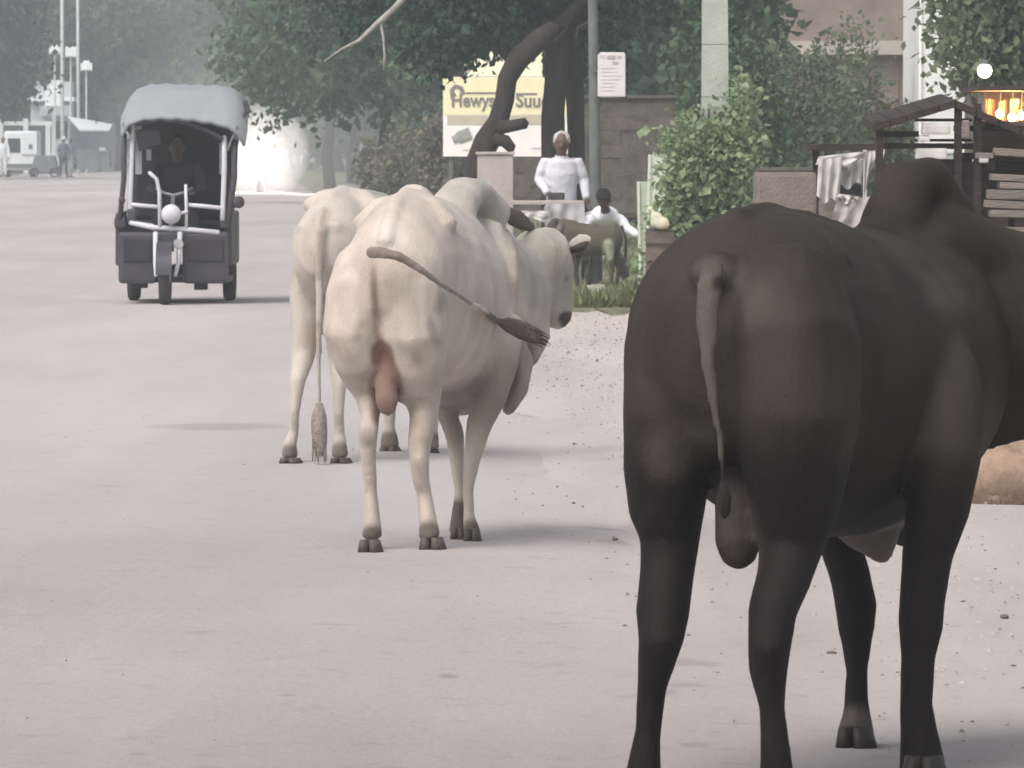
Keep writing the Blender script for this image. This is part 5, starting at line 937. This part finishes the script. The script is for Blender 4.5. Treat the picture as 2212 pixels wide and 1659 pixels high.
for sgn, pxe in ((-1, 266), (1, 510)):   # side flaps
    mb = MB(); f0 = [q(pxe, 262 if sgn < 0 else 268, -.08), q(pxe + sgn * -22, 296 if sgn < 0 else 322, -.06), q(pxe - sgn * 2, 300 if sgn < 0 else 320, .2), q(pxe, 262, 1.0), q(pxe + sgn * 4, 250, .4)]
    k_ = len(f0); mb.add(f0 + [p + Vector((sgn * .012, 0, 0)) for p in f0], [tuple(range(k_)), tuple(range(2 * k_ - 1, k_ - 1, -1))] + [(i, (i + 1) % k_, k_ + (i + 1) % k_, k_ + i) for i in range(k_)]); mb.build('side_flap', m_can, rk)
mb = MB(); mb.tube([q(528, 214, .1), q(534, 236, .1), q(524, 248, .1)], [.02, .03, .01], n=6); mb.build('loose_strap', m_rk, cn)
def bar(pl, r, name='frame_bar', m=None, dy=0.0, par=None): mb = MB(); mb.tube([q(a, b, dy + (c[0] if c else 0)) for a, b, *c in pl], r, n=8); return mb.build(name, m or m_fr, par or rk, smooth=True)
bar([(268, 285), (267, 380), (262, 430), (258, 470)], .024, 'post', m_rk); bar([(506, 300), (505, 380), (497, 440), (492, 480)], .028, 'post', m_rk)
bar([(286, 262), (284, 340), (282, 400), (278, 462), (290, 478), (330, 484)], .022, 'windscreen_post'); bar([(484, 290), (484, 360), (481, 440), (480, 470)], .024, 'windscreen_post')
bar([(280, 437), (310, 440), (344, 443)], .020, 'cross_bar'); bar([(404, 438), (440, 441), (478, 445)], .020, 'cross_bar'); bar([(280, 476), (330, 487), (400, 491), (472, 498)], .024, 'cross_bar', dy=-.02)
bar([(322, 368), (338, 382), (344, 410), (345, 486)], .018, 'front_hoop', dy=-.03); bar([(401, 395), (402, 440), (402, 490)], .015, 'front_hoop', dy=-.03)
bar([(388, 457), (405, 452)], .014, 'lamp_bracket', dy=-.05)
# windscreen opening: dark lining, curved top
mb = MB(); pts = [q(300 + 180 * i / 14, 262 + 34 * (i / 14) ** 2.2 - 12 * math.sin(math.pi * i / 14), -.03) for i in range(15)]; mb.tube(pts, .022, n=8); mb.build('windscreen_arch', m_rk, rk, smooth=True)
mb = MB(); p0, p1, p2, p3 = q(290, 300, 0), q(480, 300, 0), q(478, 436, -.01), q(284, 436, -.01)
mb.add([p0, p1, p2, p3] + [p + Vector((0, .006, 0)) for p in (p0, p1, p2, p3)], [(0, 1, 2, 3), (7, 6, 5, 4)]); gl = mb.build('windscreen', None, rk)
gm = bpy.data.materials.new('clear_glass'); gm.use_nodes = True; gb = gm.node_tree.nodes['Principled BSDF']; gb.inputs['Transmission Weight'].default_value = 1; gb.inputs['Roughness'].default_value = .05; gb.inputs['IOR'].default_value = 1.1; gb.inputs['Base Color'].default_value = (.8, .82, .85, 1); gl.data.materials.append(gm)
mb = MB(); mb.box(q(376, 365, 1.75), (.92, .06, 1.32), bev=.02); mb.build('rear_panel', m_seat, rk)
mb = MB(); mb.box(q(376, 425, 1.45), (.86, .12, .5), bev=.04); mb.build('backrest', m_seat, rk); mb = MB(); mb.box(q(376, 480, 1.2), (.86, .45, .14), bev=.04); mb.build('rear_seat', m_seat, rk); mb = MB(); mb.box(q(376, 490, .62), (.8, .34, .14), bev=.04); mb.build('driver_seat', m_seat, rk); mb = MB(); mb.box(q(376, 420, .85), (.8, .08, .42), bev=.03); mb.build('driver_backrest', m_seat, rk)
mb = MB(); mb.box(q(376, 600, .95), (.94, 1.8, .05)); mb.build('floor_pan', m_rk, rk)
for a, b in ((255, 337), (393, 494)):  # front panels
    mb = MB(); cpt = (q(a, 496, .02) + q(b, 608, .02)) / 2; mb.box(cpt, ((b - a) / S, .10, 112 / S), bev=.035); fp = mb.build('front_panel', m_rk, rk)
    mb = MB(); cpt = (q(a + 12, 512, -.04) + q(b - 12, 560, -.04)) / 2; mb.box(cpt, ((b - a - 24) / S, .02, 48 / S), bev=.008); mb.build('panel_inset', m_seat, fp)
for a, s_ in ((250, -1), (497, 1)): mb = MB(); mb.box(q(a + 6 * -s_, 512, .9), (.07, 1.7, .48), bev=.03); mb.build('side_panel', m_rk, rk)
mb = MB(); mb.box(q(366, 512, 0), (.30, .10, .14), bev=.03); mb.build('front_apron', m_rk, rk)
mb = MB(); mb.box(q(284, 462, .0), (.08, .07, .13), bev=.02); mb.build('panel_shoulder', m_rk, rk)
for a, w_ in ((258, .075), (487, .075)): mb = MB(); mb.box(q(a, 476, .05), (.10, .12, .10), bev=.02); mb.build('corner_guard', m_rk, rk)
# front wheel, forks, mudguard, lights
zc = .265; fx = q(359, 0).x; yw = DR - .28
mb = MB(); mb.ring((fx, yw, zc), zc - .045, .045, axis=(1, 0, 0), n=30, m=10, wide=1.15); wh = mb.build('wheel', m_rub, rk, smooth=True); mb = MB(); mb.ring((fx, yw, zc), zc - .085, .012, axis=(1, 0, 0), n=28, wide=2.4); mb.disc((fx, yw, zc), .05, .1, axis=(1, 0, 0))
for i in range(10): a = i * math.pi / 5; mb.tube([(fx, yw, zc), (fx, yw + (zc - .09) * math.cos(a), zc + (zc - .09) * math.sin(a))], .006, n=5)
mb.build('rim', m_sil, wh)
for a in (336, 389): mb = MB(); mb.tube([q(a, 498, -.06), q(a + (1 if a < 350 else -2), 560, -.2), (q(a + 3, 0).x if a < 350 else q(a - 8, 0).x, yw, zc)], [.024, .020, .016], n=8); mb.build('fork', m_fr, rk, smooth=True)
mb = MB(); mb.disc(q(386, 522, -.14), .045, .05, axis=(0, 1, 0)); mb.build('indicator', m_sil, rk)
mb = MB(); n_ = 12
for i in range(n_):
    a0, a1 = -.15 + 2.3 * i / n_, -.15 + 2.3 * (i + 1) / n_; r_ = zc + .035
    P_ = lambda a, x_: (fx + x_, yw - r_ * math.cos(a + .2), zc + r_ * math.sin(a + .2)); mb.add([P_(a0, -.07), P_(a0, .07), P_(a1, .07), P_(a1, -.07)], [(0, 1, 2, 3)])
mb.build('mudguard', m_rk, rk)
mb = MB(); c0 = q(370, 458, -.10); mb.tube([c0 + Vector((0, .10, 0)), c0 + Vector((0, .04, 0)), c0, c0 - Vector((0, .01, 0))], [.04, .075, .088, .085], up=(0, 0, 1), n=20); hl = mb.build('headlight', m_fr, rk, smooth=True); mb = MB(); mb.ball(c0 - Vector((0, .008, 0)), (.072, .02, .072)); mb.build('lens', mat('lamp_lens', (.75, .78, .80), rough=.1, spec=.6), hl, smooth=True)
mb = MB(); mb.tube([q(335, 402, .18), q(350, 412, .12), q(372, 418, .1), q(395, 412, .12), q(412, 402, .18)], .015, n=8); mb.build('handlebar', m_sil, rk, smooth=True); bar([(372, 420, .1), (368, 500, -.02)], .02, 'steering_column', m_sil)
for a, s_ in ((270, -1), (481, 1)):
    x_ = q(a, 0).x; yb = DR + 1.45; mb = MB(); mb.ring((x_, yb, .25), .20, .048, axis=(1, 0, 0), n=26, m=10, wide=1.2); wh = mb.build('wheel', m_rub, rk, smooth=True); mb = MB(); mb.disc((x_, yb, .25), .16, .05, axis=(1, 0, 0)); mb.build('rim', m_rk, wh)
mb = MB(); mb.tube([(q(270, 0).x, DR + 1.45, .25), (q(481, 0).x, DR + 1.45, .25)], .035, n=8); mb.box(((q(376, 0).x), DR + 1.45, .26), (.2, .2, .16), bev=.03); mb.build('rear_axle', m_rk, rk)
for a, b in ((430, 612), (300, 608)): mb = MB(); mb.box(q(a, b, .3), (.12, .12, .09), bev=.01); mb.build('footrest', m_rk, rk)
for pts, cpt in (([q(494, 452, 0), q(508, 440, -.02), q(514, 434, -.03)], q(515, 432, -.04)), ([q(262, 445, 0), q(258, 436, -.02)], q(263, 428, -.04))):
    mb = MB(); mb.tube(pts, .012, n=6); mi = mb.build('mirror_stalk', m_rk, rk); mb = MB(); mb.tube([cpt + Vector((0, .03, 0)), cpt, cpt - Vector((0, .01, 0))], [.03, .055 if cpt.x > rx0 else .03, .05 if cpt.x > rx0 else .028], up=(0, 0, 1), n=14); mb.build('mirror', mat('mirror_back', (.06, .05, .055)), mi, smooth=True)
bar([(478, 562, .1), (500, 566, .1), (507, 570, .1)], .012, 'side_hook', m_rk)
mb = MB(); mb.box(q(318, 330, .25), (.045, .02, .10), bev=.005); mb.build('hanging_tag', m_fr, rk)
for a0, b0, a1, b1 in ((288, 268, 302, 372), (470, 304, 480, 372)): mb = MB(); mb.add([q(a0, b0, .3), q(a1, b0, .3), q(a1, b1, .3), q(a0, b1, .3)] + [q(a0, b0, .31), q(a1, b0, .31), q(a1, b1, .31), q(a0, b1, .31)], [(0, 1, 2, 3), (7, 6, 5, 4), (0, 4, 5, 1), (1, 5, 6, 2), (2, 6, 7, 3), (3, 7, 4, 0)]); mb.build('side_sheet', m_fr, rk)
for i in range(4): mb = MB(); mb.tube([q(300 + i * 12, 276, -.015), q(306 + i * 10, 300 + 8 * (i % 2), -.015), q(302 + i * 12, 322 - i * 4, -.015)], [.03, .045, .01], .006, up=(0, 1, 0), n=8); mb.build('curtain_fold', m_seat, rk)
# driver
xd = rx0; yd = DR + .62; P = lambda a, b, z: (xd + a, yd + b, z)
J = dict(pelvis=P(0, .02, .78), chest=P(0, -.03, 1.08), neck=P(0, -.05, 1.26), head=P(0, -.09, 1.40), shL=P(.17, -.05, 1.22), elL=P(.23, -.2, 1.02), wrL=P(.15, -.42, .99), shR=P(-.17, -.05, 1.22), elR=P(-.23, -.2, 1.02), wrR=P(-.14, -.42, .99), hipL=P(.09, -.02, .76), knL=P(.15, -.38, .74), anL=P(.15, -.44, .32), hipR=P(-.09, -.02, .76), knR=P(-.15, -.38, .74), anR=P(-.15, -.44, .32), hdL=(0, -1, 0), hdR=(0, -1, 0), thL=(-1, 0, 0), thR=(1, 0, 0))
person('driver in dark clothes seated behind the handlebar of the rickshaw', (xd, yd, .7), J, (.12, .075, .055), (.02, .016, .016), (.045, .042, .055), (.04, .04, .045), voxel=.0115, s=.88)

# ------------------------------------------------------------------ motorcycle with its lamp lit, far down the road
DM = 198; mx = W(560, 0, DM).x; mc = thing('motorcycle', (mx, DM, 0), 'far motorcycle whose lit headlamp makes the white glare beside the rickshaw', 'motorcycle')
for y_, nm in ((0, 'wheel'), (1.3, 'wheel')): mb = MB(); mb.ring((mx, DM + y_, .30), .24, .055, axis=(1, 0, 0), n=24, wide=1.1); wq = mb.build(nm, m_rub, mc, smooth=True); mb = MB(); mb.disc((mx, DM + y_, .3), .10, .12, axis=(1, 0, 0)); mb.build('hub', m_sil, wq)
for k in (-1, 1): mb = MB(); mb.tube([(mx + k * .09, DM, .3), (mx + k * .09, DM + .22, .95)], .022, n=8); mb.build('fork', m_sil, mc)
mb = MB(); mb.tube([(mx, DM + .45, .78), (mx, DM + .6, .86), (mx, DM + .85, .84)], [.10, .15, .10], n=14); mb.build('fuel_tank', m_rk, mc, smooth=True)
mb = MB(); mb.box((mx, DM + 1.1, .80), (.26, .6, .10), bev=.03); mb.build('seat', m_seat, mc); mb = MB(); mb.box((mx, DM + .7, .45), (.26, .45, .36), bev=.05); mb.build('engine', m_rk, mc)
mb = MB(); mb.tube([(mx - .38, DM + .32, 1.05), (mx - .15, DM + .2, 1.0), (mx + .15, DM + .2, 1.0), (mx + .38, DM + .32, 1.05)], .02, n=8); mb.build('handlebar', m_sil, mc)
mb = MB(); mb.box((mx, DM + .02, .16), (.34, .08, .3), bev=.04); mb.build('leg_guard', m_rk, mc)
mb = MB(); mb.disc((mx, DM + .05, 1.04), .12, .14, axis=(0, 1, 0)); mb.build('lamp_housing', m_rk, mc)
mb = MB(); mb.ball((mx, DM - .03, 1.04), (.10, .03, .10)); mb.build('headlight', mat('lit_headlamp', (1, 1, 1), emit=(1, .97, .93), estr=120), mc, smooth=True)
xd = mx; yd = DM + .95; P = lambda a, b, z: (xd + a, yd + b, z)
J = dict(pelvis=P(0, .0, .92), chest=P(0, -.12, 1.2), neck=P(0, -.16, 1.38), head=P(0, -.18, 1.52), shL=P(.18, -.15, 1.34), elL=P(.27, -.35, 1.14), wrL=P(.33, -.6, 1.08), shR=P(-.18, -.15, 1.34), elR=P(-.27, -.35, 1.14), wrR=P(-.33, -.6, 1.08), hipL=P(.1, 0, .88), knL=P(.22, -.38, .75), anL=P(.2, -.2, .36), hipR=P(-.1, 0, .88), knR=P(-.22, -.38, .75), anR=P(-.2, -.2, .36))
person('rider on the far motorcycle, almost lost in the glare of its lamp', (xd, yd, .8), J, (.12, .08, .06), (.02, .02, .02), (.25, .25, .27), (.1, .1, .11), voxel=.02, s=.95)
ld = bpy.data.lights.new('headlamp_beam', 'POINT'); ld.energy = 1250; ld.shadow_soft_size = .08; ld.color = (1, .94, .88)
lo = bpy.data.objects.new('headlamp_beam', ld); scene.collection.objects.link(lo); lo.location = (mx, DM - .2, 1.04)
for rad, yo, dens, lab in (((4.2, 17, 3.2), -10, .0055, 'thin dust volume added to spread the glow of the far headlamp'), ((1.5, 6, 1.4), -3.2, .032, 'small dense dust volume added to shape the glare around the far headlamp')):  # dust volumes added to spread the headlamp into a halo
    dc = MB(); dc.ball((mx, DM + yo, 1.15), rad, seg=36, rings=24); dc.v = [(x, y, max(z, -.02)) for x, y, z in dc.v]; dco = dc.build('glow_dust', None, smooth=True); tag(dco, lab, 'dust', kind='stuff')
    dm = bpy.data.materials.new('glow_dust_air'); dm.use_nodes = True; dn = dm.node_tree.nodes; dn.remove(dn['Principled BSDF']); dv = dn.new('ShaderNodeVolumePrincipled'); dv.inputs['Color'].default_value = (.97, .95, .93, 1); dv.inputs['Density'].default_value = dens; dm.node_tree.links.new(dv.outputs[0], dn['Material Output'].inputs['Volume']); dco.data.materials.append(dm)
